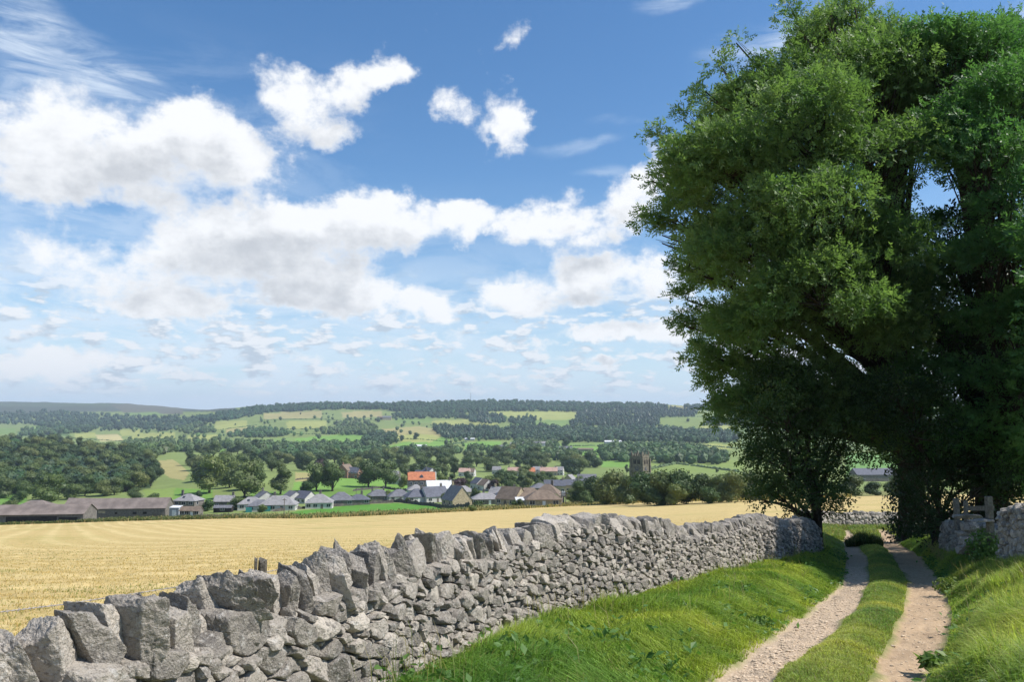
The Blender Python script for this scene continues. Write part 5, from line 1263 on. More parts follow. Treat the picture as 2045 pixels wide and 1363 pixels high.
# bungalows and houses of the village, from left to right
H_ = [
 # name,label,cat,px,py,w,d,eave,rise,yaw,roof,wall,rmat,chim,wins,doors
 ('bungalow','pale-roofed bungalow with a roof window, leftmost of the bungalow row','bungalow',502,1018,11,8,2.6,2.8,12,'hip','render_white','slate_pale',(),2,1),
 ('bungalow','grey bungalow roof seen at the left end of the teal-door bungalow','bungalow',520,1022,10,7,2.5,2.4,8,'hip','render_white','slate',(),2,1),
 ('house','white gabled house behind the left end of the bungalow row','house',528,1007,8,9,3.0,3.0,-55,'gable','render_white','slate',((.1,.5),),1,1),
 ('bungalow','widest hip-roofed bungalow with a teal garage door, nearest the meadow','bungalow',557,1020,15,9,2.6,3.6,6,'hip','render_white','slate_pale',((.3,.6),),3,1),
 ('house','white gabled house above the teal-door bungalow','house',585,1006,8,9,2.9,2.9,-50,'gable','render_white','slate',(),1,1),
 ('house','dark-roofed house behind the pyramid-roofed bungalow','house',609,1006,9,8,2.8,3.0,-35,'gable','render_white','slate_blue',(),2,1),
 ('bungalow','white-walled pyramid-roofed bungalow with bay windows by the meadow','bungalow',638,1016,11.5,9,2.7,3.5,8,'hip','render_white','slate_pale',((.5,.8),),3,1),
 ('bungalow','hip-roofed grey bungalow right of the pyramid-roofed one','bungalow',681,1010,11.5,9,2.6,3.5,14,'hip','stone_house','slate',(),2,1),
 ('bungalow','small low dark bungalow with brown hip roof beside the meadow','bungalow',716,1008,10,8,2.3,2.4,14,'hip','stone_house','slate_blue',((.7,.5),),2,1),
 ('bungalow','bungalow with twin chimneys left of the red-roofed house','bungalow',756,1000,12,9,2.5,3.3,10,'hip','stone_house','slate',((.1,.6),(.8,.6)),2,1),
 ('bungalow','hip-roofed bungalow just below the corner of the red-roofed house','bungalow',797,1001,12,9,2.5,3.4,18,'hip','render_white','slate',(),2,1),
 ('bungalow','bungalow below the middle of the red-roofed house','bungalow',832,1003,11,9,2.6,3.7,22,'hip','render_white','slate_blue',((.8,.5),),2,1),
 ('house','tall-roofed bungalow in front of the white-roofed annexe','house',866,1003,12,10,3.0,4.2,30,'gable','render_white','slate_blue',((.85,.5),),2,1),
 ('house','grey house squeezed behind bungalows below the red-roofed house','house',830,994,9,8,4.2,2.8,15,'hip','render_white','slate_pale',(),2,1),
 ('bungalow','light-roofed long bungalow right of the gabled cottage','bungalow',970,1008,13,8,2.5,2.6,6,'hip','stone_house','slate_pale',((.4,.7),),3,1),
 ('house','pink-grey gabled house behind the light-roofed bungalow','house',998,1000,9,8,3.6,2.8,-20,'gable','stone_tan','slate_pale',((.2,.5),),2,1),
 ('bungalow','dark hip-roofed house with a chimney behind the brown-roofed ones','house',1018,1002,13,9,3.0,3.4,10,'hip','stone_house','slate_blue',((.75,.5),),2,1),
 ('house','tan-walled house with steep brown gable roof','house',1022,1009,10,9,2.8,4.4,-38,'gable','stone_tan','tile_brown',(),2,1),
 ('bungalow','dark brown-roofed bungalow beside the white conservatory','bungalow',1056,1008,13,9,2.7,4.0,10,'hip','stone_house','tile_brown',(),2,1),
 ('house','grey-brown big-roofed house behind the end bungalow','house',1094,1006,12,10,3.2,4.6,-15,'hip','stone_house','tile_brown',((.7,.6),),2,1),
 ('bungalow','end bungalow with tan hipped roof next to the transformer poles','bungalow',1084,1012,12,8,2.5,2.9,4,'hip','stone_tan','tile_brown',(),2,1),
 ('house','grey roofed house with small chimney above the brown-roofed group','house',1078,988,10,8,3.8,2.6,8,'hip','stone_house','slate',(),2,1),
 ('house','left dark slate house of the terrace below the orange roofs','house',1108,984,13,8,4.2,3.0,-4,'gable','stone_tan','slate_blue',((.9,.5),),3,1),
 ('house','middle dark slate house of the terrace below the orange roofs','house',1140,983,13,8,4.2,3.0,-4,'gable','stone_tan','slate_blue',((.1,.5),(.9,.5)),3,1),
 ('house','right end slate house of the terrace beside the dark belt','house',1168,982,11,8,4.2,3.0,-8,'gable','stone_house','slate_blue',((.9,.5),),2,1),
 ('house','broad grey-roofed house above the slate terrace','house',1172,966,14,9,3.8,2.8,-4,'gable','stone_house','slate',((.05,.5),),3,1),
 ('house','pale stone small house on the lane above the slate terrace','house',1138,968,7,7,3.8,3.0,60,'gable','stone_tan','slate_pale',(),1,1),
 ('house','white gabled house between the two purple beeches, left gable','house',956,978,9,8,4.0,3.4,-60,'gable','render_white','slate_blue',(),1,1),
 ('house','white gabled house between the two purple beeches, right gable','house',970,980,8,8,3.6,3.4,-55,'gable','render_white','tile_brown',(),1,1),
 ('house','round-topped grey roof tucked behind the gabled cottage','house',926,995,11,9,3.4,3.0,20,'hip','stone_tan','slate_pale',(),2,1),
 ('house','pink-roofed house among trees right of the red-roofed house','house',928,952,10,8,4.0,3.0,-5,'gable','render_white','tile_pink',((.9,.5),),2,1),
 ('house','dark roofed house beside the pink-roofed one among trees','house',940,952,8,7,4.0,3.0,-15,'gable','render_white','tile_brown',(),2,1),
 ('house','orange-roofed house, leftmost of the distant orange row','house',1028,951,13,8,4.4,3.2,-3,'gable','render_white','tile_pink',((.05,.5),(.95,.5)),3,1),
 ('house','deep orange-roofed house in the middle of the distant row','house',1054,951,13,8,4.0,3.2,6,'gable','stone_tan','tile_orange',((.5,.5),),3,1),
 ('house','pale-roofed house right of the deep orange roof','house',1074,949,9,8,4.6,3.0,-8,'gable','render_white','slate_pale',((.9,.5),),2,1),
 ('house','long pinkish orange-roofed house, rightmost of the distant row','house',1096,951,16,8,4.4,3.2,-3,'gable','stone_tan','tile_pink',((.05,.5),(.95,.5)),3,1),
 ('house','white-fronted house right end of the orange row','house',1116,950,9,8,4.8,3.0,-12,'gable','render_white','slate_pale',(),2,1),
 ('house','small pale house left of the distant orange row','house',992,948,8,7,4.2,3.0,-8,'gable','render_white','slate_pale',(),2,1),
 ('house','reddish gabled house between the meadow trees','house',690,955,11,10,6.0,4.4,70,'gable','brick','tile_brown',((.1,.5),),2,1),
 ('house','dark roofed house beside the reddish gabled house','house',708,956,10,8,4.6,3.8,-20,'gable','brick','slate_blue',(),2,1),
 ('house','tan gabled house peeping above the meadow trees','house',722,940,9,8,4.6,3.4,30,'gable','stone_tan','tile_brown',(),2,1),
 ('house','low white building behind the right meadow tree','house',799,968,16,6,2.8,1.4,-3,'gable','render_white','slate',(),4,1),
 ('house','pale grey building at the right of the broad meadow tree','house',786,960,9,7,4.2,2.8,-12,'gable','stone_house','slate_pale',(),2,1),
 ('house','grey gabled house directly behind the red roof','house',842,970,10,8,7.0,3.2,-25,'gable','stone_house','slate_blue',((.9,.5),),2,1),
 ('house','white gabled house behind the right chimney of the red roof','house',856,960,10,8,6.4,3.2,-50,'gable','render_white','slate_blue',((.1,.5),),2,1),
]
for h in H_:
    sk = 1 if 'roof window' in h[1] else 0
    r_ = house(h[0], h[1], h[2], h[3], h[4], h[5]*.93, h[6]*.93, h[7]*.95, h[8]*.95, rad(h[9]), h[10], h[11], h[12], h[13], h[14], h[15], storeys=2 if h[7] > 4.5 else 1, sky=sk, side_wins=1)
    if 'teal' in h[1]: MB().box(-4.9,-2.5,-4.62,-4.503,0,2.1).build('garage_door', M['teal'], r_)
# the big red-roofed house
big = house('red_roofed_house','tall stone house with bright orange-red tiled roof and two end chimneys','house',841,990,14.5,8,8.6,3.9,rad(10),'gable','stone_house','tile_orange',((-.02,.5),(1.02,.5)),4,1,storeys=3,side_wins=2,over=.25)
MB().add([(-.9,-3.2,9.2),(.9,-3.2,9.2),(.9,-1.2,9.2),(-.9,-1.2,9.2),(-.9,-3.2,10.5),(.9,-3.2,10.5),(0,-3.2,11.3),(.9,-1.2,10.5),(-.9,-1.2,10.5),(0,-1.2,11.3)],[(0,1,5,6,4),(4,6,9,8),(5,7,9,6),(1,2,7,5),(0,4,8,3)]).build('dormer', M['slate_blue'], big)
house('annexe','pale white-roofed annexe with chimney right of the red-roofed house','house',876,992,13,9,4.4,3.8,rad(14),'gable','render_white','roof_white',((.98,.5),),2,1)
ct = house('gabled_cottage','tan stone cottage turning its tall gable with a dark window to the meadow','cottage',912,1011,11,8.5,2.8,5.2,rad(-62),'gable','stone_tan','slate',((.1,.5),),2,0,side_wins=0)
for y, z0, z1, nm in ((0,3.4,6.2,'window'),(-2.4,.1,2.1,'door'),(2.2,.7,2.0,'window')):
    MB().box(-5.56,-5.503,y-.55,y+.55,z0,z1).build(nm, M['glass'], ct)
cs = thing('conservatory', tuple(ground_px([1050],[1011])[0]), 'white flat-roofed conservatory before the dark brown-roofed bungalow', 'conservatory', None, rad(5))
MB().box(-3.2,3.2,-1.8,1.8,-1,1.9).build('frame', M['white_paint'], cs); MB().add([(-3.5,-2,1.905),(3.5,-2,1.905),(3.5,2,2.6),(-3.5,2,2.6),(-3.5,-2,2.0),(3.5,-2,2.0),(3.5,2,2.7),(-3.5,2,2.7)],[(3,2,1,0),(4,5,6,7),(0,1,5,4),(1,2,6,5),(2,3,7,6),(3,0,4,7)]).build('roof', M['roof_white'], cs)
for k in range(4): MB().box(-2.9+k*1.5,-1.7+k*1.5,-1.86,-1.803,.6,1.7).build('pane', M['glass'], cs)
tk = thing('oil_tank', tuple(ground_px([999],[1010])[0]), 'rounded white tank beside the light-roofed bungalow', 'tank')
U, Fc = ICO[3]; mobj('shell', make_mesh('shell', U*[2.0,1.4,1.5]*np.where(U[:, 2:] < -.5, .9, 1)+[0,0,1.7], tris=Fc, mats=[M['white_wrap']], smooth=True), tk); MB().box(-1.2,1.2,-.8,.8,-.5,.5).build('base', M['stone_house'], tk)
# distant farms on the hillside
for (lb, px, py, w, d, e, ri, yaw, wl, rm) in [
 ('large stone house high on the wooded hillside',773,839,30,14,8,5,5,'stone_tan','slate'),('low wing beside the large stone house on the hillside',760,838,22,12,6,4,-8,'brick','tile_brown'),
 ('long grey farm building, left of the far farm group',1038,893,34,14,4.5,3.5,4,'stone_house','slate_pale'),('grey farm building in the middle of the far farm group',1062,892,30,12,5,3.5,-6,'stone_tan','slate'),('right-hand pale shed of the far farm group',1092,891,34,14,5,3,6,'metal_grey','slate_pale'),
 ('dark low barn right of the far farm group',1126,901,26,10,4,3,3,'dark_gap','slate'),('brown low building in the far green field',1163,902,34,8,3,2,2,'stone_house','tile_brown'),('pale glass roof far up the valley behind the tower',1224,886,34,12,3,2.5,2,'metal_grey','roof_white'),
 ('white polytunnel roof in the green hillside field',839,895,22,9,3,2.2,2,'white_paint','roof_white'),('grey shed left of the white polytunnel',803,899,22,9,3,2,2,'metal_grey','slate_pale'),('grey farm roof at the right of the pale hillside field',1010,898,26,12,4,3,5,'stone_house','slate'),
 ('white low roof at the edge of the plantation',938,880,22,8,3,2,0,'metal_grey','roof_white'),('dark roofed barn glimpsed between the big trees',1745,962,30,12,5,4,4,'stone_house','slate_blue')]:
    house('farm_building' if 'house' not in lb else 'country_house', lb, 'farm building' if 'house' not in lb else 'house', px, py, w, d, e, ri, rad(yaw), 'gable', wl, rm, ((.2,.5),(.8,.5)) if 'house' in lb else (), 2, 1)
for i, x in enumerate([592,596,603,607,660,668]):
    g = ground_px([x],[905.5 if x < 650 else 911])[0]; cv = thing('caravan', tuple(g), 'white caravan in the field beyond the meadow trees, left cluster' if x < 650 else 'white caravan in the field beyond the meadow trees, right pair', 'caravan', 'white caravans across the valley', rad(i*17))
    MB().add([(-2.6,-1.1,.5),(2.6,-1.1,.5),(2.6,1.1,.5),(-2.6,1.1,.5),(-2.9,-1.1,1.6),(2.9,-1.1,1.6),(2.9,1.1,1.6),(-2.9,1.1,1.6),(-2.4,-1.0,2.7),(2.4,-1.0,2.7),(2.4,1.0,2.7),(-2.4,1.0,2.7)],[(3,2,1,0),(0,1,5,4),(1,2,6,5),(2,3,7,6),(3,0,4,7),(4,5,9,8),(5,6,10,9),(6,7,11,10),(7,4,8,11),(8,9,10,11)]).build('body', M['white_paint'], cv)
    MB().cyl(-.5,-1.0,0,.6,.3,.3,8).cyl(.5,-1.0,0,.6,.3,.3,8).build('wheel', M['pole'], cv)

# ------------------------------------------------------------------ church tower
def church():
    g = px_at(1279, 960, 440); g[2] = gz(g[0], g[1]); r = thing('church_tower', tuple(g), 'square stone church tower with pinnacles and belfry windows above the trees', 'church tower', None, rad(-40))
    topz = float(ray(1279, 909)[1]*440 - g[2]); h = 3.55; b = MB(); b.box(-h,h,-h,h,-2,topz-1.2)
    b.build('wall', M['tower'], r)
    s = MB()
    for z in (topz-9.0, topz-5.6, topz-1.35): s.add([(-h-.16,-h-.16,z),(h+.16,-h-.16,z),(h+.16,h+.16,z),(-h-.16,h+.16,z),(-h-.16,-h-.16,z+.3),(h+.16,-h-.16,z+.3),(h+.16,h+.16,z+.3),(-h-.16,h+.16,z+.3)],[(3,2,1,0),(4,5,6,7),(0,1,5,4),(1,2,6,5),(2,3,7,6),(3,0,4,7)])
    s.build('string_course', M['tower'], r)
    for sx in (-1, 1):
        for sy in (-1, 1):
            bt = MB(); x, y = sx*(h+.28), sy*(h+.28)
            bt.box(x-.5,x+.5,y-.5,y+.5,-2,topz-5.9); bt.box(x-.38,x+.38,y-.38,y+.38,topz-5.9,topz-2.0); bt.build('buttress', M['tower'], r)
    pr = MB()
    for sx, ax in ((-1, 0), (1, 0), (-1, 1), (1, 1)):
        a = (h-.22)*sx; lo, hi = a-.22, a+.22
        for k in range(5):
            c = -h + .5 + k*(2*h-1)/4
            if ax == 0: pr.box(lo,hi,c-.45,c+.45,topz-.55,topz+.15)
            else: pr.box(c-.45,c+.45,lo,hi,topz-.55,topz+.15)
        if ax == 0: pr.box(lo,hi,-h,h,topz-1.2,topz-.552)
        else: pr.box(-h+.44,h-.44,lo,hi,topz-1.2,topz-.552)
    pr.build('battlement', M['tower'], r)
    for sx in (-1, 0, 1):
        for sy in (-1, 0, 1):
            if sx == 0 and sy == 0: continue
            x, y = sx*(h-.25), sy*(h-.25); rr = .34 if sx and sy else .24; k = 1.0 if sx and sy else .75
            MB().box(x-rr,x+rr,y-rr,y+rr,topz-.6,topz+.5*k).add([(x-rr*1.2,y-rr*1.2,topz+.503*k),(x+rr*1.2,y-rr*1.2,topz+.503*k),(x+rr*1.2,y+rr*1.2,topz+.503*k),(x-rr*1.2,y+rr*1.2,topz+.503*k),(x,y,topz+2.5*k)],[(3,2,1,0),(0,1,4),(1,2,4),(2,3,4),(3,0,4)]).build('pinnacle', M['tower'], r)
    def arch(w, z0, z1):   # pointed opening outline in (u, z)
        p = [(-w,z0),(w,z0),(w,z1-w*1.3)] ; p += [(w*.72,z1-w*.55),(0,z1),(-w*.72,z1-w*.55),(-w,z1-w*1.3)]; return p
    def panel(face, u0, pts, depth, name, mat, parent=r):
        vs = []
        for dd in (h+.003, h+depth):
            for (u, z) in pts:
                uu = u0+u; vs.append({0:(uu,-dd,z),1:(dd,uu,z),2:(-uu,dd,z),3:(-dd,-uu,z)}[face])
        n = len(pts); fs = [tuple(range(n))[::-1], tuple(range(n,2*n))]+[(i,(i+1)%n,n+(i+1)%n,n+i) for i in range(n)]
        return MB().add(vs, fs).build(name, M[mat], parent)
    for f in range(4):
        for u in (-1.25, 1.25):
            fr = panel(f, u, arch(.95, topz-5.2, topz-1.75), .10, 'belfry_window', 'tower')
            for du in (-.42, .42):
                vs_ = [(q_[0]*.36+du, q_[1]) for q_ in arch(.95, topz-4.9, topz-2.25)]; vs = []
                panel(f, u, vs_, .13, 'louvre', 'dark_gap', fr)
    a = np.linspace(0, 2*math.pi, 20, endpoint=False)
    for f in (1, 0):
        ck = panel(f, 0, [(1.05*math.cos(t), topz-7.4+1.05*math.sin(t)) for t in a], .12, 'clock', 'clock')
        panel(f, 0, [(-.06,topz-7.45),(.06,topz-7.45),(.04,topz-6.6),(-.04,topz-6.6)], .16, 'hand', 'gold', ck); panel(f, 0, [(-.02,topz-7.5),(.6,topz-7.3),(.58,topz-7.22),(-.02,topz-7.38)], .15, 'hand', 'gold', ck)
        panel(f, 0, arch(.55, topz-13, topz-9.8), .05, 'window', 'dark_gap')
church()
# ------------------------------------------------------------------ poles, mast, meadow wall
def pole(px, y0, y1, label, cross=True, name='utility_pole', cat='utility pole', r=.14):
    g = ground_px([px], [y0])[0]; h = (y0-y1)*g[1]/F; t = thing(name, tuple(g), label, cat); MB().cyl(0,0,-.5,h,r,r*.7,8).build('post', M['pole'], t)
    if cross:
        MB().box(-.7,.7,-.06,.06,h-.6,h-.46).build('crossarm', M['pole'], t)
        for x in (-.6,0,.6): MB().cyl(x,0,h-.458,h-.25,.05,.04,6).build('insulator', M['white_wrap'], t)
    return t, h
pole(567, 1035, 997, 'slim dark pole standing at the meadow corner before the teal-door bungalow')
pole(711, 1003, 977, 'slim pole in the upper meadow behind the bungalow row')
t1, h1 = pole(1121, 1011, 984, 'left one of the two poles carrying the transformer'); t2, h2 = pole(1130, 1011, 984, 'right one of the two poles carrying the transformer')
tr = thing('transformer', tuple(np.array(t1.location)*.5 + np.array(t2.location)*.5 + [0,0,h1*.72]), 'grey transformer box held between the two poles', 'transformer')
MB().box(-.6,.6,-.4,.4,0,1.2).build('tank', M['metal_grey'], tr); MB().cyl(-.3,0,1.202,1.6,.08,.06,6).cyl(.3,0,1.202,1.6,.08,.06,6).build('bushing', M['white_wrap'], tr); MB().box(-1.3,1.3,-.1,.1,-.16,-.003).build('bracket', M['pole'], tr)
g = ground_px([940],[806])[0]; mt = thing('mast', tuple(g), 'thin tall radio mast on the skyline ridge', 'mast'); hm = 16*g[1]/F+12
mm = MB()
for sx in (-1, 1):
    for sy in (-1, 1): mm.tube((sx*1.6,sy*1.6,-2),(sx*.35,sy*.35,hm),.28,5)
for k in range(8): z = hm*k/8; w = 1.6-1.25*k/8; mm.tube((-w,-w,z),(w,-w,z+hm/8),.12,4); mm.tube((w,w,z),(-w,w,z+hm/8),.12,4)
mm.build('lattice', M['metal_grey'], mt)
for k in range(3): MB().cyl(0,0,hm*.6+k*3.5,hm*.6+k*3.5+2.4,.9,.9,8).build('antenna', M['metal_grey'], mt)
def low_wall(pts, h, label):
    G = ground_px([p[0] for p in pts],[p[1] for p in pts]); d = np.concatenate([[0], np.cumsum(np.linalg.norm(np.diff(G, axis=0), axis=1))]); u = np.linspace(0, d[-1], 60)
    P = np.stack([np.interp(u, d, G[:, i]) for i in range(3)], -1); P[:, 2] = ground_h(P[:, 0], P[:, 1]); rg = np.random.default_rng(5); tp = h*(1+.18*rg.normal(size=60))
    V = np.concatenate([P+[0,-.35,-.6], P+np.stack([0*tp,-.25+0*tp,tp],-1), P+np.stack([0*tp,.25+0*tp,tp],-1), P+[0,.35,-.6]]); i = np.arange(59)
    Q = np.concatenate([np.stack([a*60+i,a*60+i+1,b*60+i+1,b*60+i],-1) for a, b in ((0,1),(1,2),(2,3))])
    mobj('field_wall', make_mesh('field_wall', V, quads=Q, mats=[M['far_wall']]), label=label, category='stone wall')
low_wall([(786,1004),(860,1011),(938,1016)], 1.5, 'dark stone wall along the far side of the meadow below the bungalows')
low_wall([(545,1023),(620,1016),(700,1010),(786,1005)], 1.1, 'low garden wall in front of the bungalow row')
low_wall([(705,982),(760,976),(812,982)], 1.2, 'dark strip drawn for the tree shadow crossing the upper meadow under the broad trees')  # raised dark strip stands in for the broad trees' shadow
low_wall([(590,960),(650,955)], 1.0, 'short field wall behind the close pair of trees')
# rail fence by the farm
fx = [(386,1036),(400,1036),(414,1035),(428,1035),(442,1034.5),(456,1034),(470,1033.5),(484,1033)]; G = ground_px([p[0] for p in fx],[p[1] for p in fx])
rf = thing('rail_fence', (0,0,0), 'wooden post and rail fence along the hay field before the farmhouse', 'fence')
for a in G: MB().box(a[0]-.09,a[0]+.09,a[1]-.09,a[1]+.09,a[2]-.4,a[2]+1.3).build('post', M['timber'], rf)
for z in (.55, 1.05):
    mb = MB()
    for a, b in zip(G[:-1], G[1:]): mb.tube(a+[0,-.12,z], b+[0,-.12,z], .06, 5)
    mb.build('rail', M['timber'], rf)

# ------------------------------------------------------------------ post, barbed wire, stile
def fence():
    u, s = ray(521, 1120); D = 8.0; x, y = u*D, D; topz = s*D; z0 = gz(x, y)
    P = thing('fence_post', (x, y, z0), 'split weathered wooden fence post standing behind the long wall', 'fence post', None, rad(20))
    rg = np.random.default_rng(2); vs, fs = [], []; n = 14; hz = [-.3, .3, .8, topz-z0-.12, topz-z0]
    mbk = MB()
    for part, (x0, x1, dz) in enumerate(((-.062,-.030,.012),(-.026,.062,0.0))):
        m = 10; vs = []; 
        for z in hz:
            for i in range(m):
                a = 2*math.pi*i/m; cx, w = (x0+x1)/2, (x1-x0)/2; zz = z + (dz + rg.normal()*.012 if z == hz[-1] else 0)
                vs.append((cx + w*math.copysign(abs(math.cos(a))**.6, math.cos(a))*rg.uniform(.9,1.05), .055*math.copysign(abs(math.sin(a))**.6, math.sin(a))*rg.uniform(.9,1.05), zz))
        fs = [(k*m+i, k*m+(i+1)%m, (k+1)*m+(i+1)%m, (k+1)*m+i) for k in range(len(hz)-1) for i in range(m)]+[tuple((len(hz)-1)*m+i for i in range(m))]
        MB().add(vs, fs).build('split_timber', M['timber'], P)
    def wire(pts, label, name='barbed_wire'):
        W = np.array(pts); k = 60; t = np.linspace(0, 1, k); d = np.linspace(0, 1, len(W)); C = np.stack([np.interp(t, d, W[:, i]) for i in range(3)], -1)
        T = Tubes()
        for ph in (0, math.pi):
            q_ = np.repeat(C, 1, 0); tt = np.linspace(0, 1, 400); q_ = np.stack([np.interp(tt, t, C[:, i]) for i in range(3)], -1); L = np.linalg.norm(np.diff(C, axis=0), axis=1).sum(); a = tt*L/.05*2*math.pi/2+ph
            q_ = q_ + np.stack([0*a, np.cos(a)*.003, np.sin(a)*.003], -1); T.add(q_, np.full(400, .0026), 4)
        L = np.linalg.norm(np.diff(C, axis=0), axis=1).sum(); m = int(L/.11); rg = np.random.default_rng(9)
        for j in range(m):
            p = np.array([np.interp(j/m, t, C[:, i]) for i in range(3)])
            for _ in range(2):
                a = unit(rg.normal(size=3)); T.add(np.array([p-a*.017, p, p+a*.017]), [.0012, .003, .0012], 4)
        mobj(name, T.mesh('barbed_wire', M['wire']), label=label, category='barbed wire')
    s2 = ray(500, 1148); w0 = px_at(508, 1146, 8.0); 
    wire([px_at(-130, 1236, 5.3), px_at(0, 1223.5, 5.7), px_at(120, 1209, 6.1), px_at(260, 1188, 6.7), px_at(400, 1166, 7.3), w0], 'strand of barbed wire running from the left edge to the post')
    wire([w0+[0.07,0.03,0.0], px_at(700, 1110, 9.8), px_at(900, 1085, 12.5)], 'strand of barbed wire continuing from the post behind the coping')
fence()
def stile():
    D = 18.9; r = None
    root = thing('wooden_stile', (11.0, 18.6, gz(11.0, 18.6)), 'wooden stile with posts, rail and stone step in the gap of the right-hand wall', 'stile'); root.location = (0, 0, 0)
    def post(x, y0, y1, w, D, name='post', yaw=.3, dpt=None):
        a = px_at(x, y1, D); g_ = px_at(x, y0, D); m = Matrix.Rotation(yaw, 3, 'Z'); hw = w/2; hd = (dpt or w)/2
        vs = [np.array(m @ __import__('mathutils').Vector((sx*hw, sy*hd, 0))) + [a[0], a[1], z] for z in (g_[2], a[2]-.02) for sx, sy in ((-1,-1),(1,-1),(1,1),(-1,1))] + [np.array(m @ __import__('mathutils').Vector((sx*hw*.8, sy*hd*.8, 0))) + [a[0], a[1], a[2]] for sx, sy in ((-1,-1),(1,-1),(1,1),(-1,1))]
        fs = [(i,(i+1)%4,4+(i+1)%4,4+i) for i in range(4)]+[(4+i,4+(i+1)%4,8+(i+1)%4,8+i) for i in range(4)]+[(8,9,10,11)]
        MB().add(vs, fs).build(name, M['timber'], root)
    post(1909, 1060, 996, .10, 20.3); post(1928, 1060, 1001, .075, 19.8); post(1974, 1090, 992, .15, 18.5, dpt=.09)
    a, b = px_at(1933, 1016, 19.4), px_at(1984, 1016, 18.2); dv = unit(b-a); nn = np.array([-dv[1], dv[0], 0])
    vs = [p + nn*o + [0, 0, z] for p in (a, b) for o, z in ((-.02,-.055),(.02,-.055),(.02,.055),(-.02,.055))]
    MB().add(vs, [(0,1,2,3),(7,6,5,4),(0,4,5,1),(1,5,6,2),(2,6,7,3),(3,7,4,0)]).build('rail', M['timber'], root)
    for (x, y, D_, sc, nm) in ((1932,1032,19.3,(.34,.2,.05),'stone_step'),(1962,1040,18.5,(.26,.16,.04),'stone_step'),(1936,1052,19.2,(.20,.18,.12),'stone_pier'),(1930,1068,19.3,(.22,.2,.10),'stone_pier'),(1938,1082,19.1,(.2,.2,.11),'stone_pier'),(1932,1098,19.2,(.24,.2,.12),'stone_pier')):
        V, Fc = random_rocks(1, np.array([sc]), 3, .03, 8, np.random.default_rng(int(x)), 16); c = px_at(x, y, D_)
        mobj(nm, make_mesh(nm, V[0]+c, tris=Fc, mats=[M['stone']], attrs={'tone': np.full(len(V[0]), .35)}), root)
stile()
_ws = px_at(1967, 1080, 18.6); weed(0, 0, .95, .42, 1500, 'leafy ivy and nettles filling the gap of the stile', 'nettle clump', 15, size=.09, loc=(_ws[0], _ws[1], gz(_ws[0], _ws[1])))
# ------------------------------------------------------------------ sun, sky, haze, camera
SUN_AZ, SUN_EL = rad(97), rad(51)          # bearing clockwise from the view's forward axis
sd = np.array([math.sin(SUN_AZ)*math.cos(SUN_EL), math.cos(SUN_AZ)*math.cos(SUN_EL), math.sin(SUN_EL)])
L_ = bpy.data.lights.new('sun', 'SUN'); L_.energy = 5.0; L_.angle = rad(0.53); L_.color = (1.0, 0.955, 0.885)
so = bpy.data.objects.new('sun', L_); COL.objects.link(so)
from mathutils import Vector
so.rotation_euler = Vector(sd).to_track_quat('Z', 'Y').to_euler(); so.location = (0, 0, 60)

W_ = bpy.data.worlds.new('World'); scene.world = W_; W_.use_nodes = True
nt = W_.node_tree; nt.nodes.clear(); N = NT(nt)
sky = N.n('ShaderNodeTexSky', sky_type='NISHITA', sun_disc=False, sun_elevation=SUN_EL, sun_rotation=SUN_AZ, altitude=250.0, air_density=1.0, dust_density=0.6, ozone_density=2.2)
def azel(x, y):
    ta, s = ray(x, y); return math.atan(float(ta)), math.atan(float(s)*math.cos(math.atan(float(ta))))
# cloud bodies: (x, y, half width, half height, tilt in degrees, weight) in photo pixels, stored as bearing and height in the sky
BL = [
 (70,330,220,68,-4,.95),(300,300,180,74,-6,.95),(430,290,150,62,12,.95),(250,370,180,48,4,.8),(60,230,130,70,-15,.62),(170,200,90,60,20,.45),(420,225,60,40,0,.5),
 (560,190,100,58,28,.85),(640,240,80,46,0,.9),(720,165,110,50,-24,.95),(770,150,60,34,-20,.8),(600,262,60,30,0,.45),
 (900,205,55,40,30,.62),(960,230,70,26,10,.55),(1010,215,46,55,0,.78),(1020,265,46,40,25,.75),(1018,80,42,26,-15,.62),(768,80,16,13,0,.4),(990,155,26,16,20,.42),
 (230,535,180,52,-4,.72),(420,480,140,70,-4,.92),(560,520,170,72,6,1.1),(690,545,70,46,0,.75),(500,435,110,50,0,.9),(640,450,170,56,4,.95),(740,440,130,62,6,1.0),(860,430,130,40,10,.85),(950,440,90,26,8,.7),(1080,450,120,48,2,.92),(1180,455,70,34,8,.75),(925,486,32,24,0,.75),
 (60,480,70,34,0,.5),(60,600,130,36,0,.35),(350,600,150,40,-3,1.15),(590,605,62,32,0,.9),(690,605,84,38,-4,1.1),(750,590,40,30,0,.7),(830,615,95,32,10,.95),(1020,595,78,44,4,1.12),(1080,605,60,30,10,.75),
 (1150,545,82,44,0,1.0),(1280,545,110,48,2,1.0),(1230,590,120,26,-4,.6),(1270,395,70,60,-35,.85),(1140,385,28,20,30,.55),(1330,330,60,50,-30,.6),
 (120,715,130,26,-4,1.1),(40,735,110,22,0,.6),(1270,668,110,22,2,1.05),(1180,670,60,18,0,.8),(1080,690,30,13,0,.7),(1290,712,24,15,0,.7),(1210,718,50,12,0,.7),(900,680,240,16,2,.4),
 (600,712,50,14,0,.7),(800,738,30,10,0,.7),(660,745,40,10,0,.6),(510,745,50,10,0,.6),(880,742,24,9,0,.6),(1070,750,34,9,0,.6),(330,750,60,10,0,.6),(230,764,22,7,0,.5),(280,775,26,6,0,.5),(140,765,20,6,0,.5),(540,768,30,7,0,.5),(870,770,20,6,0,.5),
 (1380,640,60,24,0,.5),(1500,540,90,50,0,.6),(1460,330,60,40,0,.4),
]
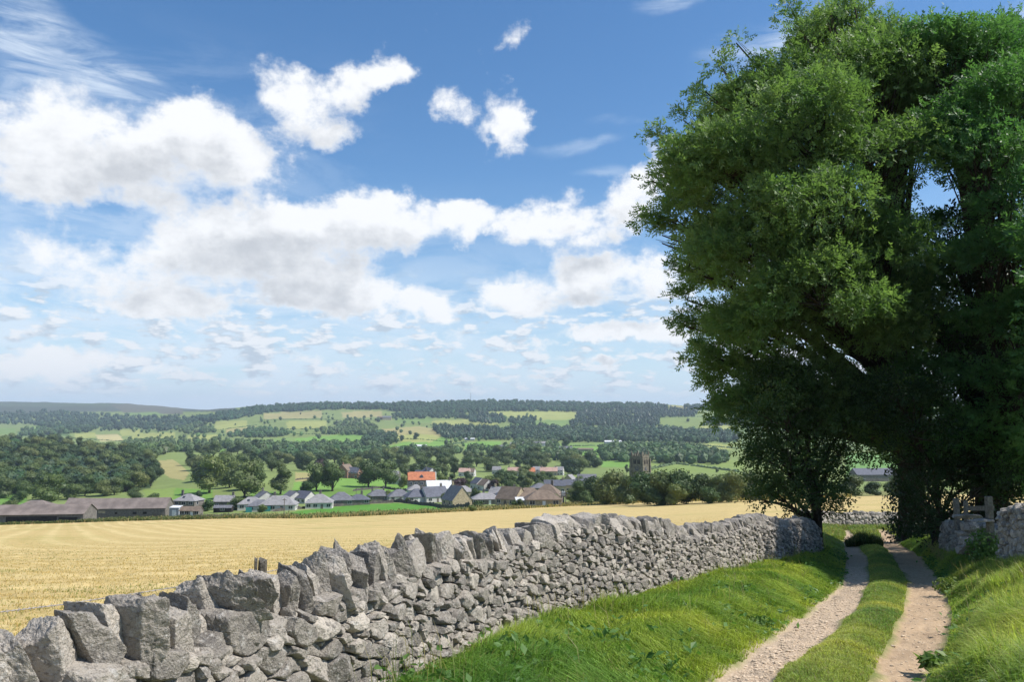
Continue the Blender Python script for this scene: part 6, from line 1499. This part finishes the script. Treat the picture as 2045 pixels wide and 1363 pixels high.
CI = [(60,90,70,110,-32,.95),(170,130,190,44,27,.95),(90,200,110,60,10,.7),(1590,90,90,60,-20,.6),(300,165,90,16,14,.6),(40,30,60,60,0,.5),(1520,85,110,34,-14,.55),(1650,40,110,34,-8,.5),(1340,4,60,14,0,.5),(1150,288,80,12,-8,.42),(1260,240,70,10,5,.3),(1230,338,70,10,0,.4),
      (990,532,120,8,2,.4),(760,540,60,10,0,.3),(1040,640,160,10,0,.3),(2040,60,40,60,0,.6),(1580,700,300,60,0,.5)]
def blob_group(lst, name):
    gnt = bpy.data.node_groups.new(name, 'ShaderNodeTree')
    gnt.interface.new_socket('Vector', in_out='INPUT', socket_type='NodeSocketVector'); gnt.interface.new_socket('Value', in_out='OUTPUT', socket_type='NodeSocketFloat')
    G = NT(gnt); gi = gnt.nodes.new('NodeGroupInput'); go = gnt.nodes.new('NodeGroupOutput'); acc = None
    for (x, y, a, b, tilt, wt) in lst:
        if name == 'cumulus_bodies' and y < 285 and x > 440: wt *= .84
        az, el = azel(x, y); k = math.cos(math.atan((x-CX)/F))/F
        mp = G.n('ShaderNodeMapping', vector_type='TEXTURE'); 
        if acc is None: gnt.links.new(gi.outputs[0], mp.inputs[0])
        else:                                   # chained, so that few values are alive at once
            ch = G.n('ShaderNodeVectorMath', operation='MULTIPLY_ADD'); gnt.links.new(acc, ch.inputs[0]); ch.inputs[1].default_value = (1e-7, 1e-7, 0); gnt.links.new(gi.outputs[0], ch.inputs[2]); gnt.links.new(ch.outputs[0], mp.inputs[0])
        mp.inputs['Location'].default_value = (az, el, 0); mp.inputs['Rotation'].default_value = (0, 0, -rad(tilt)); mp.inputs['Scale'].default_value = (a*k, b*k, 1)
        ln = G.n('ShaderNodeVectorMath', operation='LENGTH'); gnt.links.new(mp.outputs[0], ln.inputs[0])
        mr = G.n('ShaderNodeMapRange', interpolation_type='SMOOTHSTEP'); gnt.links.new(ln.outputs['Value'], mr.inputs[0])
        for i, v in ((1, 1.55), (2, 0.25), (3, 0.0), (4, wt)): mr.inputs[i].default_value = v
        if acc is None: acc = mr.outputs[0]
        else:
            # soft union a + b - ab
            acc = G.math('SUBTRACT', G.math('ADD', acc, mr.outputs[0]), G.math('MULTIPLY', acc, mr.outputs[0]))
    gnt.links.new(acc, go.inputs[0]); return gnt
gB, gC = blob_group(BL, 'cumulus_bodies'), blob_group(CI, 'cirrus_streaks')
dirv = N.n('ShaderNodeTexCoord').outputs['Generated']
sx = N.n('ShaderNodeSeparateXYZ'); nt.links.new(dirv, sx.inputs[0])
az = N.math('ARCTAN2', sx.outputs[0], sx.outputs[1]); el = N.math('ARCSINE', sx.outputs[2])
ae = N.n('ShaderNodeCombineXYZ'); nt.links.new(az, ae.inputs[0]); nt.links.new(el, ae.inputs[1]); ae = ae.outputs[0]
def vadd(v, c, op='ADD'):
    nd = N.n('ShaderNodeVectorMath', operation=op); nt.links.new(v, nd.inputs[0])
    if hasattr(c, 'is_linked'): nt.links.new(c, nd.inputs[1])
    else: nd.inputs[1].default_value = c
    return nd.outputs[0]
# detail gets finer toward the horizon, where clouds are farther off
def density(v):
    warp = vadd(vadd(N.noise(v, 9.0, 5, .6, col=True), (.5, .5, .5), 'SUBTRACT'), (.085, .060, 0), 'MULTIPLY')
    warp2 = vadd(vadd(N.noise(v, 34.0, 5, .62, col=True), (.5, .5, .5), 'SUBTRACT'), (.038, .028, 0), 'MULTIPLY')
    p = vadd(vadd(v, warp), warp2)
    g = N.n('ShaderNodeGroup'); g.node_tree = gB; nt.links.new(p, g.inputs[0])
    st = vadd(v, (1.0, 1.3, 1.0), 'MULTIPLY')
    n = N.noise(st, 16.0, 9, .63)
    return p, n, N.math('ADD', N.math('MULTIPLY', g.outputs[0], .92), N.math('MULTIPLY', N.math('SUBTRACT', n, .5), 1.85))
p0, n0, d0 = density(ae)
gu = N.n('ShaderNodeGroup'); gu.node_tree = gB; nt.links.new(vadd(p0, (.010, .040, 0)), gu.inputs[0])
alpha = N.math('POWER', N.ramp(d0, .25, .80), 1.1)
above = N.math('ADD', gu.outputs[0], N.math('MULTIPLY', N.math('SUBTRACT', N.noise(vadd(ae, (.008, .020, 0)), 14.0, 6, .6), .5), 1.5))
fine = N.noise(vadd(ae, (1, 1.6, 1), 'MULTIPLY'), 30.0, 6, .6)
shade = N.math('MULTIPLY', N.ramp(N.math('ADD', above, N.math('MULTIPLY', N.math('SUBTRACT', fine, .5), 1.0)), .32, 1.35), N.ramp(d0, .30, .95))
ccol = N.mix(shade, (.85, .86, .875), (.50, .522, .555))
# thin high cloud
mpc = N.n('ShaderNodeMapping'); nt.links.new(ae, mpc.inputs[0]); mpc.inputs['Rotation'].default_value = (0, 0, rad(24)); mpc.inputs['Scale'].default_value = (5, 26, 1)
cn = N.noise(mpc.outputs[0], 1.6, 7, .62, dist=.6); cw = vadd(vadd(N.noise(ae, 7, 5, .6, col=True), (.5, .5, .5), 'SUBTRACT'), (.06, .05, 0), 'MULTIPLY')
gc = N.n('ShaderNodeGroup'); gc.node_tree = gC; nt.links.new(vadd(ae, cw), gc.inputs[0])
cir = N.math('MULTIPLY', gc.outputs[0], N.ramp(cn, .32, .72), clamp=True)
cn2 = N.noise(vadd(ae, (3, 9, 1), 'MULTIPLY'), 2.4, 8, .65, dist=.5)
veil = N.math('MULTIPLY', N.ramp(el, rad(18), rad(5)), N.ramp(cn2, .33, .60, .15, .95), clamp=True)
vl = N.math('MULTIPLY', N.ramp(az, rad(16), rad(-30), .42, 1.0), veil)
veil_l = N.math('MULTIPLY', N.math('MULTIPLY', N.ramp(az, rad(-6), rad(-26)), N.ramp(el, rad(27), rad(15))), N.ramp(cn2, .38, .62, .0, .42))
thin = N.math('MAXIMUM', N.math('MULTIPLY', cir, .85), N.math('MAXIMUM', N.math('MULTIPLY', vl, .80), veil_l))
# small flat far cumulus on a cloud deck (perspective of a level layer)
den = N.math('ADD', sx.outputs[2], .11)
pl = N.n('ShaderNodeCombineXYZ'); nt.links.new(N.math('DIVIDE', sx.outputs[0], den), pl.inputs[0]); nt.links.new(N.math('DIVIDE', sx.outputs[1], den), pl.inputs[1])
def deck(v):
    return N.math('ADD', N.noise(v, 2.6, 6, .55), N.math('MULTIPLY', N.noise(v, .7, 3, .5), .35))
dk = vadd(ae, (10.5, 27.0, 1), 'MULTIPLY'); k0 = deck(dk); k1 = deck(vadd(dk, (.05, .22, 0)))
band = N.math('MULTIPLY', N.ramp(el, rad(1.0), rad(2.6)), N.ramp(el, rad(11.5), rad(7.0)))
da = N.math('MULTIPLY', N.ramp(k0, .635, .77), band)
dcol = N.mix(N.ramp(N.math('SUBTRACT', k1, k0), -.10, .07), (.80, .82, .85), (.45, .525, .61))
# assemble; radiance is scaled by the background strength
skyc = N.n('ShaderNodeHueSaturation'); nt.links.new(sky.outputs[0], skyc.inputs['Color']); skyc.inputs['Saturation'].default_value = 1.26; skyc.inputs['Value'].default_value = 1.27
SKY_S = 0.10
def sc(c, f=1.0/SKY_S):
    nd = N.n('ShaderNodeVectorMath', operation='SCALE'); nt.links.new(c, nd.inputs[0]); nd.inputs['Scale'].default_value = f; return nd.outputs[0]
skyb = skyc.outputs[0]
hz_ = N.mix(N.ramp(el, rad(9), rad(-1), 0, .8), skyb, (.54/SKY_S, .71/SKY_S, .90/SKY_S))
c = N.mix(thin, hz_, (.70/SKY_S, .785/SKY_S, .88/SKY_S))
c = N.mix(N.math('MULTIPLY', da, .9), c, sc(dcol))
c = N.mix(N.math('MULTIPLY', alpha, .97), c, sc(ccol))
bgn = N.n('ShaderNodeBackground', _Strength=SKY_S); nt.links.new(c, bgn.inputs['Color'])
wo = N.n('ShaderNodeOutputWorld'); nt.links.new(bgn.outputs[0], wo.inputs[0])
W_.cycles.sampling_method = 'MANUAL'; W_.cycles.sample_map_resolution = 1024

# air: one closed box of thin even haze
HAZE = 0.00009
if HAZE:
    hb = MB().box(-12500, 12500, -12500, 12500, -420, 330)
    m, hnt = new_mat('air_haze'); Nh = NT(hnt); pv = Nh.n('ShaderNodeVolumePrincipled'); pv.inputs['Color'].default_value = (.72, .86, 1.0, 1); pv.inputs['Density'].default_value = HAZE; pv.inputs['Anisotropy'].default_value = 0.1
    o_ = Nh.n('ShaderNodeOutputMaterial'); hnt.links.new(pv.outputs[0], o_.inputs['Volume'])
    hb.build('haze', m, None, kind='stuff', label='thin blue summer haze filling the valley air', category='haze')

cam = bpy.data.cameras.new('camera'); co = bpy.data.objects.new('camera', cam); COL.objects.link(co)
cam.sensor_width = 36.0; cam.lens = F/2045*36.0; cam.clip_start = 0.05; cam.clip_end = 40000
co.location = (0, 0, 0); co.rotation_euler = (math.pi/2 + TH, 0, 0); scene.camera = co
scene.render.engine = 'CYCLES'
vs = scene.view_settings; vs.view_transform = 'Standard'; vs.look = 'None'; vs.exposure = 0.30; vs.gamma = 1.0; vs.use_curve_mapping = False
cy = scene.cycles; cy.use_denoising = True; cy.max_bounces = 8; cy.diffuse_bounces = 3; cy.transmission_bounces = 4; cy.transparent_max_bounces = 4; cy.volume_bounces = 0; cy.glossy_bounces = 2; cy.sample_clamp_indirect = 6
print('trees', NT_[0])
